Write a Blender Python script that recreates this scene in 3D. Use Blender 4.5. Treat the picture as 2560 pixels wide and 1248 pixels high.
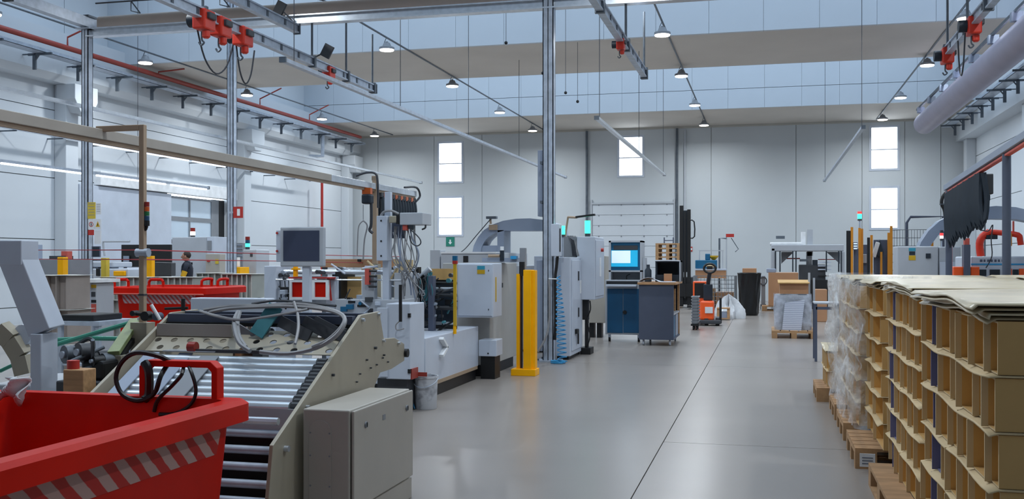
import bpy, math, random
from mathutils import Vector, Matrix
random.seed(7)
for o in list(bpy.data.objects): bpy.data.objects.remove(o)
SC = bpy.context.scene
COL = SC.collection
# ------------------------------------------------------------------ camera
F = 2532.0; CX = 1280.0; HV = 652.0; CAMH = 1.45
YAW = math.atan(636.0/F); SN = math.sin(YAW); CS = math.cos(YAW)
cam = bpy.data.cameras.new('camera'); camo = bpy.data.objects.new('camera', cam); COL.objects.link(camo)
camo.location = (0, 0, CAMH); camo.rotation_euler = (math.pi/2, 0, YAW)
cam.sensor_width = 36; cam.lens = 36*F/2560; cam.shift_y = 28/2560; cam.clip_start = .05; cam.clip_end = 300
SC.camera = camo
# ------------------------------------------------------------------ world, daylight
w = bpy.data.worlds.new('world'); SC.world = w; w.use_nodes = True
bg = w.node_tree.nodes['Background']; bg.inputs[0].default_value = (.80, .90, 1, 1); bg.inputs[1].default_value = 7.0
SC.view_settings.view_transform = 'Standard'; SC.view_settings.look = 'None'
SC.view_settings.gamma = 1; SC.view_settings.use_curve_mapping = False
SC.view_settings.exposure = 0.0
def area(name, loc, rot, sx, sy, power, col):
    l = bpy.data.lights.new(name, 'AREA'); l.shape = 'RECTANGLE'; l.size = sx; l.size_y = sy
    l.energy = power; l.color = col
    o = bpy.data.objects.new(name, l); o.location = loc; o.rotation_euler = rot; COL.objects.link(o); return o
# rooflights between the deep roof beams
for i, (y0, y1, p) in enumerate(((-2.6, 0.0, 220), (4.4, 10.6, 600), (15.8, 22.0, 680), (27.1, 33.3, 700))):
    area('rooflight', (-4.7, (y0+y1)/2, 8.9), (0, 0, 0), 21, y1-y0, p, (.62, .80, 1))
# ------------------------------------------------------------------ pixel helpers (photo 2560x1248)
def ray(u, v):
    xc = (u-CX)/F
    return Vector((-SN+xc*CS, CS+xc*SN, -(v-HV)/F))
O = Vector((0, 0, CAMH))
def at(u, v, zc): return O+ray(u, v)*zc
def onX(u, v, X): r = ray(u, v); return O+r*(X/r.x)
def onY(u, v, Y): r = ray(u, v); return O+r*(Y/r.y)
def onZ(u, v, Z): r = ray(u, v); return O+r*((Z-CAMH)/r.z)
def zcY(u, Y): return Y/ray(u, 0).y
def px(zc): return zc/F
# ------------------------------------------------------------------ mesh builder
ORG = {}
class MB:
    def __init__(s): s.v = []; s.f = []
    def add(s, vs, fs):
        n = len(s.v); s.v += [Vector(p) for p in vs]; s.f += [tuple(i+n for i in f) for f in fs]; return s
    def box(s, x0, x1, y0, y1, z0, z1):
        if x0 > x1: x0, x1 = x1, x0
        if y0 > y1: y0, y1 = y1, y0
        if z0 > z1: z0, z1 = z1, z0
        return s.add([(x0,y0,z0),(x1,y0,z0),(x1,y1,z0),(x0,y1,z0),(x0,y0,z1),(x1,y0,z1),(x1,y1,z1),(x0,y1,z1)],
              [(0,3,2,1),(4,5,6,7),(0,1,5,4),(1,2,6,5),(2,3,7,6),(3,0,4,7)])
    def cbox(s, c, sx, sy, sz, M=None):
        M = M or Matrix.Identity(3); c = Vector(c); vs = []
        for z in (-1, 1):
            for x, y in ((-1,-1),(1,-1),(1,1),(-1,1)): vs.append(c+M@Vector((x*sx/2, y*sy/2, z*sz/2)))
        return s.add(vs, [(0,3,2,1),(4,5,6,7),(0,1,5,4),(1,2,6,5),(2,3,7,6),(3,0,4,7)])
    def bar(s, p0, p1, wd, th, up=(0,0,1)):
        p0 = Vector(p0); p1 = Vector(p1); d = (p1-p0); L = d.length; d.normalize()
        u = Vector(up)
        if abs(d.dot(u)) > .99: u = Vector((1,0,0))
        sd = d.cross(u).normalized(); u = sd.cross(d)
        M = Matrix((sd, d, u)).transposed()
        return s.cbox((p0+p1)/2, wd, L, th, M)
    def cyl(s, p0, p1, r, seg=12, r2=None, caps=True):
        p0 = Vector(p0); p1 = Vector(p1); r2 = r if r2 is None else r2
        d = (p1-p0).normalized(); u = Vector((0,0,1)) if abs(d.z) < .9 else Vector((1,0,0))
        a = d.cross(u).normalized(); b = d.cross(a)
        vs = []
        for p, rr in ((p0, r), (p1, r2)):
            for i in range(seg):
                t = 2*math.pi*i/seg; vs.append(p+a*math.cos(t)*rr+b*math.sin(t)*rr)
        fs = [(i, (i+1) % seg, seg+(i+1) % seg, seg+i) for i in range(seg)]
        if caps: fs += [tuple(range(seg))[::-1], tuple(range(seg, 2*seg))]
        return s.add(vs, fs)
    def tube(s, pts, r, seg=6, sub=4, closed=False):
        P = [Vector(p) for p in pts]
        if sub > 1 and len(P) > 2:
            Q = []
            n = len(P); rng = n if closed else n-1
            for i in range(rng):
                if closed: p0, p1, p2, p3 = P[i-1], P[i], P[(i+1) % n], P[(i+2) % n]
                else: p0 = P[max(i-1, 0)]; p1 = P[i]; p2 = P[i+1]; p3 = P[min(i+2, n-1)]
                for k in range(sub):
                    t = k/sub
                    Q.append(.5*((2*p1)+(p2-p0)*t+(2*p0-5*p1+4*p2-p3)*t*t+(3*p1-p0-3*p2+p3)*t*t*t))
            if not closed: Q.append(P[-1])
            P = Q
        n = len(P); vs = []; a = None
        for i in range(n):
            if closed: d = P[(i+1) % n]-P[i-1]
            else: d = P[min(i+1, n-1)]-P[max(i-1, 0)]
            d.normalize()
            if a is None:
                u = Vector((0,0,1)) if abs(d.z) < .9 else Vector((1,0,0)); a = d.cross(u)
            a = (a-d*a.dot(d)).normalized(); b = d.cross(a)
            for k in range(seg):
                t = 2*math.pi*k/seg; vs.append(P[i]+(a*math.cos(t)+b*math.sin(t))*r)
        fs = []
        for i in range(n if closed else n-1):
            j = (i+1) % n
            for k in range(seg): fs.append((i*seg+k, i*seg+(k+1) % seg, j*seg+(k+1) % seg, j*seg+k))
        if not closed: fs += [tuple(range(seg))[::-1], tuple(range((n-1)*seg, n*seg))]
        return s.add(vs, fs)
    def prism(s, poly, axis, a0, a1):
        n = len(poly); vs = []
        for a in (a0, a1):
            for p, q in poly:
                vs.append({'x': (a, p, q), 'y': (p, a, q), 'z': (p, q, a)}[axis])
        return s.add(vs, [tuple(range(n)), tuple(range(n, 2*n))[::-1]]+[(i, i+n, (i+1) % n+n, (i+1) % n) for i in range(n)])
    def lathe(s, prof, c, seg=20):
        c = Vector(c); vs = []; n = len(prof)
        for r, z in prof:
            for k in range(seg):
                t = 2*math.pi*k/seg; vs.append(c+Vector((r*math.cos(t), r*math.sin(t), z)))
        fs = [(i*seg+k, i*seg+(k+1) % seg, (i+1)*seg+(k+1) % seg, (i+1)*seg+k) for i in range(n-1) for k in range(seg)]
        if prof[0][0] > 1e-5: fs.append(tuple(range(seg))[::-1])
        if prof[-1][0] > 1e-5: fs.append(tuple(range((n-1)*seg, n*seg)))
        return s.add(vs, fs)
    def ball(s, c, rx, ry=None, rz=None, seg=12, rings=8):
        ry = ry or rx; rz = rz or rx; c = Vector(c); vs = [c+Vector((0,0,-rz))]
        for i in range(1, rings):
            a = -math.pi/2+math.pi*i/rings
            for k in range(seg):
                t = 2*math.pi*k/seg; vs.append(c+Vector((rx*math.cos(a)*math.cos(t), ry*math.cos(a)*math.sin(t), rz*math.sin(a))))
        vs.append(c+Vector((0,0,rz))); fs = []
        for k in range(seg):
            fs.append((0, 1+(k+1) % seg, 1+k)); fs.append((len(vs)-1, 1+(rings-2)*seg+k, 1+(rings-2)*seg+(k+1) % seg))
        for i in range(rings-2):
            for k in range(seg):
                fs.append((1+i*seg+k, 1+i*seg+(k+1) % seg, 1+(i+1)*seg+(k+1) % seg, 1+(i+1)*seg+k))
        return s.add(vs, fs)
    def grid(s, fn, nu, nv):
        vs = [fn(i/nu, j/nv) for j in range(nv+1) for i in range(nu+1)]
        return s.add(vs, [(j*(nu+1)+i, j*(nu+1)+i+1, (j+1)*(nu+1)+i+1, (j+1)*(nu+1)+i) for j in range(nv) for i in range(nu)])
    def build(s, name, mat, parent=None, smooth=False, bev=0, solid=0):
        org = ORG.get(parent.name, Vector((0,0,0))) if parent else None
        if parent is None:
            xs = [p.x for p in s.v]; ys = [p.y for p in s.v]; zs = [p.z for p in s.v]
            org = Vector(((min(xs)+max(xs))/2, (min(ys)+max(ys))/2, min(zs)))
        me = bpy.data.meshes.new(name); me.from_pydata([p-org for p in s.v], [], s.f); me.update()
        me.materials.append(M_(mat))
        if smooth:
            for p in me.polygons: p.use_smooth = True
            try: me.set_sharp_from_angle(angle=math.radians(38))
            except Exception: pass
        o = bpy.data.objects.new(name, me); COL.objects.link(o)
        if parent: o.parent = parent; ORG[o.name] = org
        else: o.location = org; ORG[o.name] = org
        if solid:
            m = o.modifiers.new('thick', 'SOLIDIFY'); m.thickness = solid; m.offset = 0
        if bev:
            m = o.modifiers.new('edge', 'BEVEL'); m.width = bev; m.segments = 2; m.limit_method = 'ANGLE'; m.angle_limit = .7
        return o
def box(*a): return MB().box(*a)
def cyl(*a, **k): return MB().cyl(*a, **k)
def tube(*a, **k): return MB().tube(*a, **k)
def prism(*a): return MB().prism(*a)
def thing(name, label, cat, loc=(0,0,0), group=None):
    o = bpy.data.objects.new(name, None); COL.objects.link(o); o.empty_display_size = .1
    o.location = loc; o['label'] = label; o['category'] = cat
    if group: o['group'] = group
    ORG[o.name] = Vector(loc); return o
def tag(o, label, cat, group=None):
    o['label'] = label; o['category'] = cat
    if group: o['group'] = group
    return o
def struct(o): o['kind'] = 'structure'; return o
def root_struct(name, loc=(0,0,0)):
    o = bpy.data.objects.new(name, None); COL.objects.link(o); o.location = loc; o['kind'] = 'structure'; ORG[o.name] = Vector(loc); return o
def lab(o, label): o['label'] = label; return o
def dup(root, loc=None, rotz=None, label=None, group=None):
    r = root.copy(); COL.objects.link(r)
    if loc is not None: r.location = loc
    if rotz is not None: r.rotation_euler = (0, 0, rotz)
    if label: r['label'] = label
    if group: r['group'] = group
    for ch in list(root.children):
        c = ch.copy(); COL.objects.link(c); c.parent = r
        for g in ch.children:
            d = g.copy(); COL.objects.link(d); d.parent = c
    return r
def share(o, name, parent, off=(0,0,0), rot=None, mat=None):
    c = bpy.data.objects.new(name, o.data); COL.objects.link(c)
    if parent: c.parent = parent
    c.location = off
    if rot: c.rotation_euler = rot
    return c
# ------------------------------------------------------------------ materials
def lin(h):
    h = h.lstrip('#'); r = [int(h[i:i+2], 16)/255 for i in (0, 2, 4)]
    return tuple(c/12.92 if c <= .04045 else ((c+.055)/1.055)**2.4 for c in r)+(1,)
MATS = {}
def mk(name, col, rough=.5, metal=0, var=.06, scale=6, bump=0, bscale=40, emit=0, ecol=None, stretch=None, trans=0, alpha=1, spec=.5, col2=None, cover=.5):
    m = bpy.data.materials.new(name); m.use_nodes = True; nt = m.node_tree; b = nt.nodes['Principled BSDF']
    c = lin(col); b.inputs['Roughness'].default_value = rough; b.inputs['Metallic'].default_value = metal
    b.inputs['Specular IOR Level'].default_value = spec
    tc = nt.nodes.new('ShaderNodeTexCoord'); mp = nt.nodes.new('ShaderNodeMapping'); nt.links.new(tc.outputs['Object'], mp.inputs[0])
    if stretch: mp.inputs['Scale'].default_value = stretch
    nz = nt.nodes.new('ShaderNodeTexNoise'); nz.inputs['Scale'].default_value = scale; nz.inputs['Detail'].default_value = 5
    nt.links.new(mp.outputs[0], nz.inputs['Vector'])
    cr = nt.nodes.new('ShaderNodeValToRGB'); nt.links.new(nz.outputs['Fac'], cr.inputs[0])
    k0 = max(0, 1-var*2); k1 = 1+var
    cr.color_ramp.elements[0].position = .3; cr.color_ramp.elements[1].position = .7
    if col2:
        c2 = lin(col2); cr.color_ramp.elements[0].color = c2; cr.color_ramp.elements[1].color = c
        cr.color_ramp.elements[0].position = cover-.08; cr.color_ramp.elements[1].position = cover+.08
    else:
        cr.color_ramp.elements[0].color = tuple(x*k0 for x in c[:3])+(1,); cr.color_ramp.elements[1].color = tuple(min(1, x*k1) for x in c[:3])+(1,)
    nt.links.new(cr.outputs[0], b.inputs['Base Color'])
    if bump:
        n2 = nt.nodes.new('ShaderNodeTexNoise'); n2.inputs['Scale'].default_value = bscale; n2.inputs['Detail'].default_value = 4
        nt.links.new(mp.outputs[0], n2.inputs['Vector'])
        bp = nt.nodes.new('ShaderNodeBump'); bp.inputs['Strength'].default_value = bump; bp.inputs['Distance'].default_value = .02
        nt.links.new(n2.outputs['Fac'], bp.inputs['Height']); nt.links.new(bp.outputs[0], b.inputs['Normal'])
    if emit:
        b.inputs['Emission Color'].default_value = lin(ecol or col); b.inputs['Emission Strength'].default_value = emit
    if trans: b.inputs['Transmission Weight'].default_value = trans
    if alpha < 1: b.inputs['Alpha'].default_value = alpha
    MATS[name] = m; return m
def M_(n): return n if not isinstance(n, str) else MATS[n]
mk('floor', '#8e8781', .27, 0, .035, .5, .03, 2.0, spec=.45)
mk('joint', '#4a4846', .9)
mk('wall', '#c8ced4', .75, 0, .025, .4)
mk('wall_joint', '#8e9290', .9)
mk('wall_back', '#c1c7cb', .75, 0, .03, .3)
mk('beam_face', '#c3cbd3', .6, 0, .02, .5)
mk('beam_under', '#c9c3bb', .85, 0, .04, .5)
mk('concrete', '#b9b7b0', .8, 0, .04, .8)
mk('galv', '#b0bac8', .38, .2, .1, 9, .03, 30)
mk('galv_dark', '#5c646d', .5, .3, .1, 9)
mk('steel_bright', '#cdd3da', .27, .6, .06, 12)
mk('steel_roller', '#cfd6dc', .3, .6, .1, 3, stretch=(1, 14, 14))
mk('white_paint', '#bfc7d4', .38, 0, .03, 3)
mk('pale_grey', '#aeb3ba', .4, 0, .03, 3)
mk('blue_grey', '#8d98ab', .42, 0, .03, 3)
mk('mid_grey', '#82868c', .5, 0, .04, 4)
mk('dark_grey', '#3a3d42', .5, 0, .06, 5)
mk('black', '#0d0e11', .5, 0, .1, 6)
mk('black_blue', '#14222f', .55, 0, .1, 6)
mk('cream', '#a39b89', .42, 0, .04, 3, .01, 60)
mk('cream_box', '#a9a49b', .4, 0, .03, 3)
mk('press_grey', '#b0afab', .42, 0, .03, 3)
mk('beige', '#a58f78', .5, 0, .05, 5)
mk('beige_rail', '#a39c93', .45, .1, .05, 3)
mk('red', '#c41603', .45, 0, .08, 2.5, spec=.15)
mk('red_worn', '#c5564a', .6, 0, .1, 5)
mk('red_sign', '#b02a22', .5)
mk('red_pipe', '#9a3b31', .5, 0, .06, 3)
mk('red_wire', '#b8343a', .5)
mk('hoist_red', '#d8341c', .4, 0, .05, 6)
mk('orange', '#f05a1e', .42, 0, .04, 5)
mk('orange_post', '#d3881d', .45, 0, .05, 5)
mk('yellow', '#ffb300', .42, 0, .05, 5, spec=.25)
mk('yellow_soft', '#c9b03a', .5)
mk('teal', '#0c5f86', .42, 0, .04, 4)
mk('teal_door', '#0a4f77', .42, 0, .04, 4)
mk('teal_strap', '#3c7f89', .55, 0, .08, 8)
mk('slate', '#4d5568', .55, 0, .03, 5, .02, 90)
mk('green_sign', '#1f7f6c', .5)
mk('green_pipe', '#2b7f6a', .45, 0, .05, 4)
mk('olive', '#7d8a5d', .5, 0, .1, 8)
mk('white', '#e6e8ea', .5)
mk('white_print', '#d5d7da', .6)
mk('wood', '#b58d63', .65, 0, .12, 5, .03, 40, stretch=(1, 8, 8))
mk('wood_top', '#b58a62', .5, 0, .08, 6)
mk('pallet_wood', '#a9835c', .75, 0, .15, 4, .05, 40, stretch=(3, 1, 3))
mk('card', '#c49d62', .72, 0, .06, 3)
mk('card_in', '#cfa25c', .78, 0, .08, 3)
mk('card_light', '#ccb48a', .7, 0, .06, 5)
mk('card_box', '#b08360', .7, 0, .05, 3)
mk('card_blue', '#706e8c', .7, 0, .05, 4)
mk('card_shaded', '#9ea29d', .7, 0, .06, 4)  # same cardboard as the right stacks, shadow tone put into the colour
mk('card_shaded_pale', '#c6c6c0', .7, 0, .05, 4)
mk('card_brown', '#9a8f88', .7, 0, .06, 4)
mk('sheet', '#c9b998', .3, 0, .1, 7, .04, 8)
mk('screen', '#3a4156', .25, 0, .02, 3)
mk('screen_on', '#1f9fd0', .3, emit=.55, ecol='#27b2dd')
mk('screen_page', '#cfe4f2', .3, emit=.6, ecol='#d6e8f3')
mk('green_light', '#36e2b0', .3, emit=3.2, ecol='#35e3ae')
mk('red_light', '#e03a3a', .3, emit=1.5, ecol='#e23b3b')
mk('lamp_glow', '#ffffff', .3, emit=9, ecol='#fff4e4')
mk('white_light', '#ffffff', .3, emit=3.0, ecol='#ffffff')
mk('tube_glow', '#ffffff', .3, emit=1.6, ecol='#f3f8ff')
mk('amber', '#c05a22', .3)
mk('lens_red', '#8d1f16', .3)
mk('lens_orange', '#c8571a', .3)
mk('lens_green', '#1f6a3a', .3)
mk('lens_blue', '#1f4a6a', .3)
mk('cable_grey', '#8d8d8f', .5)
mk('cable_dark', '#33363d', .5)
mk('hose_blue', '#2f93c9', .4)
mk('rubber', '#17181b', .8)
mk('bag', '#0d0f12', .28, 0, .1, 4, .5, 7)
mk('tarp_white', '#c9ccd0', .6, 0, .08, 4, .2, 8)
mk('bucket', '#c3c6cc', .45, 0, .1, 9, col2='#8d8f98', cover=.42)
mk('skin', '#b07f68', .55)
mk('hair', '#2b211c', .7)
mk('cloth_dark', '#1b2130', .8)
mk('cloth_yellow', '#d9a51c', .8)
mk('sticker_blue', '#2f93ad', .5)
mk('sticker_yellow', '#c9a114', .5)
mk('mesh_wire', '#7f8489', .5, .5)
mk('duct', '#b3a8a0', .6, 0, .04, 2)
mk('duct_grey', '#a39fb0', .5, .2, .04, 2)
mk('paper', '#cfd5e2', .6)
# thin glass / film: transparent mixed with gloss, so light still passes
def film(name, col, opac, rough, bump=0, bs=6):
    m = bpy.data.materials.new(name); m.use_nodes = True; nt = m.node_tree; nt.nodes.clear()
    out = nt.nodes.new('ShaderNodeOutputMaterial'); mx = nt.nodes.new('ShaderNodeMixShader')
    tr = nt.nodes.new('ShaderNodeBsdfTransparent'); p = nt.nodes.new('ShaderNodeBsdfPrincipled')
    p.inputs['Base Color'].default_value = lin(col); p.inputs['Roughness'].default_value = rough
    mx.inputs[0].default_value = opac
    nt.links.new(tr.outputs[0], mx.inputs[1]); nt.links.new(p.outputs[0], mx.inputs[2]); nt.links.new(mx.outputs[0], out.inputs[0])
    if bump:
        tc = nt.nodes.new('ShaderNodeTexCoord'); n = nt.nodes.new('ShaderNodeTexNoise'); n.inputs['Scale'].default_value = bs; n.inputs['Detail'].default_value = 3
        nt.links.new(tc.outputs['Object'], n.inputs['Vector'])
        b = nt.nodes.new('ShaderNodeBump'); b.inputs['Strength'].default_value = bump; b.inputs['Distance'].default_value = .05
        nt.links.new(n.outputs['Fac'], b.inputs['Height']); nt.links.new(b.outputs[0], p.inputs['Normal'])
        cr = nt.nodes.new('ShaderNodeMapRange'); cr.inputs[1].default_value = .35; cr.inputs[2].default_value = .7
        cr.inputs[3].default_value = opac*.2; cr.inputs[4].default_value = min(1, opac*2)
        nt.links.new(n.outputs['Fac'], cr.inputs[0]); nt.links.new(cr.outputs[0], mx.inputs[0])
    MATS[name] = m
film('glass', '#dfeaf2', .12, .1)
film('frost', '#aebfcd', .86, .3)
film('wrap', '#f4f6f8', .25, .1, 1.0, 7)
film('wrap_thick', '#c3c9d6', .75, .3, .4, 5)
def mat_hatch(name, c1, c2, sc, ax, bands='DIAGONAL'):
    m = mk(name, c1, .6); nt = m.node_tree; b = nt.nodes['Principled BSDF']
    tc = nt.nodes.new('ShaderNodeTexCoord'); mp = nt.nodes.new('ShaderNodeMapping'); mp.inputs['Rotation'].default_value = ax
    wv = nt.nodes.new('ShaderNodeTexWave'); wv.inputs['Scale'].default_value = sc; wv.wave_profile = 'SIN'; wv.bands_direction = bands; wv.inputs['Distortion'].default_value = .5; wv.inputs['Detail Scale'].default_value = 3
    nt.links.new(tc.outputs['Object'], mp.inputs[0]); nt.links.new(mp.outputs[0], wv.inputs['Vector'])
    cr = nt.nodes.new('ShaderNodeValToRGB'); cr.color_ramp.elements[0].color = lin(c1); cr.color_ramp.elements[1].color = lin(c2)
    cr.color_ramp.elements[0].position = .45; cr.color_ramp.elements[1].position = .55
    nt.links.new(wv.outputs['Fac'], cr.inputs[0]); nt.links.new(cr.outputs[0], b.inputs['Base Color'])
mat_hatch('hatch', '#a8140a', '#ab8a83', 4.5, (0, 0, 0))
mat_hatch('hatch_far', '#b04a48', '#b3a3aa', 9, (0, 0, 0))
mat_hatch('print_lines', '#cfd5e2', '#a4acc0', 9, (0, 1.57, 0), 'X')
# ================================================================== SETTING
XL, XR, YB, YF, ZT = -16.3, 6.9, 38.0, -3.0, 6.43
fl = root_struct('floor')
box(XL-.3, XR+.3, YF-.3, YB+.3, -.2, -.012).build('floor_bed', 'joint', fl)
g = .004
xs = [XL, -6.8, -.8, XR]; 
for i in range(3):
    ys = [YF, 2.15, 8.15, 14.15, 20.15, 26.15, 32.15, YB] if i == 2 else [YF, 5.3, 14.15, 23.0, 32.15, YB]
    for j in range(len(ys)-1):
        box(xs[i]+g, xs[i+1]-g, ys[j]+g, ys[j+1]-g, -.1, 0).build('floor_slab', 'floor', fl)
# back wall: precast panels with windows
wb = root_struct('wall_back', (0, YB, 0))
def XW(u): return onY(u, 400, YB).x
def ZW(u, v): return onY(u, v, YB).z
PU = [805, 868, 945, 1085, 1205, 1468, 1693, 1778, 1990, 2155, 2262, 2352, 2436, 2520]
WIN = {3: [(1095, 355, 1157, 457), (1095, 492, 1157, 590)], 5: [(1545, 340, 1609, 442)], 9: [(2175, 315, 2245, 425), (2177, 467, 2247, 573)]}
wn = 0
for i in range(len(PU)-1):
    x0, x1 = XW(PU[i])+.008, XW(PU[i+1])-.008
    x0 = max(x0, XL); x1 = min(x1, XR)
    if x1 <= x0+.02: continue
    m = MB(); ws = WIN.get(i, [])
    if not ws: m.box(x0, x1, YB, YB+.2, 0, 9)
    else:
        zs = []; a = min(XW(q[0]) for q in ws); b = max(XW(q[2]) for q in ws)
        m.box(x0, a, YB, YB+.2, 0, 9); m.box(b, x1, YB, YB+.2, 0, 9)
        z = 0
        for q in sorted(ws, key=lambda q: -q[1]):
            um = (q[0]+q[2])/2; zb, zt = ZW(um, q[3]), ZW(um, q[1])
            m.box(a, b, YB, YB+.2, z, zb); z = zt
            wn += 1
            wr = root_struct('window_%d' % wn, ((a+b)/2, YB+.1, zb))
            fr = MB(); t = .05
            fr.box(a-.03, a+t, YB-.02, YB+.14, zb-.03, zt+.03); fr.box(b-t, b+.03, YB-.02, YB+.14, zb-.03, zt+.03)
            fr.box(a+t, b-t, YB-.02, YB+.14, zb-.03, zb+t); fr.box(a+t, b-t, YB-.02, YB+.14, zt-t, zt+.03)
            fr.build('window_frame', 'white_paint', wr)
            zm = (zb+zt)/2-.05
            box(a+t, b-t, YB+.02, YB+.1, zm-.018, zm+.018).build('glazing_bar', 'white_paint', wr)
            box(a+t, b-t, YB+.07, YB+.08, zb+t, zm-.018).build('pane', 'glass', wr)
            box(a+t, b-t, YB+.07, YB+.08, zm+.018, zt-t).build('pane', 'glass', wr)
        m.box(a, b, YB, YB+.2, z, 9)
    m.build('wall_panel', 'wall_back', wb)
m = MB()
for u in PU[1:-1]:
    x = XW(u)
    if XL < x < XR: m.box(x-.03, x+.03, YB+.05, YB+.19, 0, 9)
m.build('joint_filler', 'wall_joint', wb)
box(XL, XR, YB-.03, YB, 6.36, ZT).build('top_ledge', 'concrete', wb)
for u in (1468, 1693):   # dark downpipes on the back wall
    x = XW(u); d = cyl((x, YB-.085, .0), (x, YB-.085, 6.36), .045, 10); o = d.build('downpipe', 'galv_dark', None, True)
    tag(o, 'dark downpipe on back wall beside the sectional door, %s of the two' % ('left' if u == 1468 else 'right'), 'downpipe', 'downpipes')
x = XW(1713); o = box(x-.035, x+.035, YB-.1, YB-.02, .3, 6.3).build('cable_duct', 'pale_grey'); tag(o, 'pale vertical cable duct beside the right downpipe on back wall', 'cable duct')
# sectional door in the back wall
dr = root_struct('door_1', ((XW(1478)+XW(1690))/2, YB, 0))
x0, x1 = XW(1478), XW(1688); zt = ZW(1580, 512); n = 9
for k in range(n):
    box(x0+.06, x1-.06, YB-.05, YB-.005, .02+k*zt/n+.006, .02+(k+1)*zt/n-.006).build('door_panel', 'wall', dr)
    m = MB()
    for q in range(4):
        xx = x0+.3+q*(x1-x0-.6)/3; m.box(xx-.02, xx+.02, YB-.062, YB-.05, (k+1)*zt/n-.03, (k+1)*zt/n+.03)
    m.build('hinge', 'mid_grey', dr)
for xx in (x0, x1-.05): box(xx, xx+.05, YB-.08, YB-.005, 0, zt+.2).build('guide_rail', 'pale_grey', dr)
box(x0, x1, YB-.09, YB-.005, zt+.02, zt+.09).build('door_header', 'pale_grey', dr)
# left wall: columns, horizontal panels, girder
wl = root_struct('wall_left', (XL, 0, 0))
CY = [4.0, 12.5, 20.9, 29.3, 37.5]
rows = [(0, .4), (.4, 1.95), (1.95, 3.4), (3.4, 5.0), (5.0, 6.5), (6.5, 9)]
edges = [YF]+CY+[YB]
DY0, DY1, DZ = 25.2, 28.5, 3.32
for i in range(len(edges)-1):
    for z0, z1 in rows:
        y0, y1 = edges[i]+.01, edges[i+1]-.01
        segs = [(y0, y1)]
        if i == 3 and z0 < 3.3: segs = [(y0, DY0), (DY1, y1)]
        for a, b in segs: box(XL-.2, XL, a, b, z0+.01, z1-.01).build('wall_panel', 'wall', wl)
m = MB()
for z0, z1 in rows[1:]: m.box(XL-.19, XL-.04, YF, DY0, z0-.03, z0+.03).box(XL-.19, XL-.04, DY1, YB, z0-.03, z0+.03)
for y in CY: m.box(XL-.19, XL-.04, y-.03, y+.03, 0, 9)
m.build('joint_filler', 'wall_joint', wl)
for y in CY[1:]:
    box(XL, XL+.32, y-.35, y+.1, 0, 5.6).build('column', 'wall', wl, bev=.02)
    prism([(y-.42, 5.6), (y+.42, 5.6), (y+.42, 5.25), (y+.2, 4.95), (y-.2, 4.95), (y-.42, 5.25)], 'x', XL+.1, XL+.62).build('corbel', 'wall', wl, bev=.015)
prism([(XL, 5.6), (XL+.35, 5.6), (XL+.5, 5.75), (XL+.5, ZT+.3), (XL, ZT+.3)], 'y', YF, YB).build('gutter_girder', 'wall', wl)
wr_ = root_struct('wall_right', (XR, 0, 0))
for i in range(len(edges)-1):
    for z0, z1 in rows: box(XR, XR+.2, edges[i]+.01, edges[i+1]-.01, z0+.01, z1-.01).build('wall_panel', 'wall', wr_)
m = MB()
for z0, z1 in rows[1:]: m.box(XR+.04, XR+.19, YF, YB, z0-.03, z0+.03)
for y in CY: m.box(XR+.04, XR+.19, y-.03, y+.03, 0, 9)
m.build('joint_filler', 'wall_joint', wr_)
for y in CY[1:]: box(XR-.32, XR, y-.35, y+.1, 0, 5.6).build('column', 'wall', wr_, bev=.02)
box(XR-.5, XR, YF, YB, 5.6, ZT+.3).build('gutter_girder', 'wall', wr_)
struct(box(XL-.2, XR+.2, YF-.2, YF, 0, 9).build('wall_front', 'wall'))
struct(box(XL-.3, XR+.3, YF-.3, YB+.3, 9.0, 9.2).build('ceiling', 'beam_face'))
# deep roof beams across the hall
for y0, y1 in ((0, 3.9), (11.3, 15.2), (22.6, 26.5), (33.9, YB)):
    rb = root_struct('roof_beam', (0, y0, ZT))
    box(XL, XR, y0+.05, min(y1-.05, YB-.01), ZT, 8.98).build('soffit', 'beam_under', rb)
    m = None; nn = 20; wdt = (XR-XL)/nn
    split = [(ZT, 7.06), (7.075, 8.98)] if y0 > 30 else [(ZT, 8.98)]
    for z0, z1 in split:
        base = None
        for k in range(nn):
            a = XL+k*wdt
            if base is None: base = box(a+.003, a+wdt-.003, y0-.05, y0+.05, z0, z1).build('beam_panel', 'beam_face', rb)
            else: share(base, 'beam_panel', rb, (k*wdt, 0, 0))
    if y1 < 37: box(XL, XR, y1-.05, y1, ZT, 8.98).build('beam_back', 'beam_face', rb)
# ---- left wall: sliding door, glazed sectional door
dl = root_struct('door_2', (XL, (DY0+DY1)/2, 0))
Xd = XL-.12
rowsd = [0.02, .68, 1.34, 2.0, 2.66, 3.3]
for k in range(5):
    z0, z1 = rowsd[k], rowsd[k+1]
    fr = MB()
    fr.box(Xd-.03, Xd+.03, DY0+.05, DY1-.75, z0, z0+.06); fr.box(Xd-.03, Xd+.03, DY0+.05, DY1-.75, z1-.06, z1)
    for yy in (DY0+.05, (DY0+DY1-.7)/2-.03, DY1-.81): fr.box(Xd-.03, Xd+.03, yy, yy+.06, z0+.06, z1-.06)
    fr.build('door_section', 'mid_grey', dl)
    ym = (DY0+DY1-.7)/2
    for a, b in ((DY0+.11, ym-.03), (ym+.03, DY1-.81)): box(Xd-.008, Xd+.008, a, b, z0+.06, z1-.06).build('pane', 'frost', dl)
box(XL-.16, XL-.1, DY1-.74, DY1-.38, 0, DZ).build('side_panel', 'mid_grey', dl)
box(XL-.19, XL-.13, DY1-.38, DY1, 0, DZ).build('dark_fill', 'black', dl)  # black panel stands in for the dark of the open doorway
jm = MB(); jm.box(XL, XL+.16, DY1, DY1+.22, 0, DZ+.35); jm.box(XL, XL+.2, DY0-3.2, DY1+.22, DZ+.02, DZ+.38)
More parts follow.
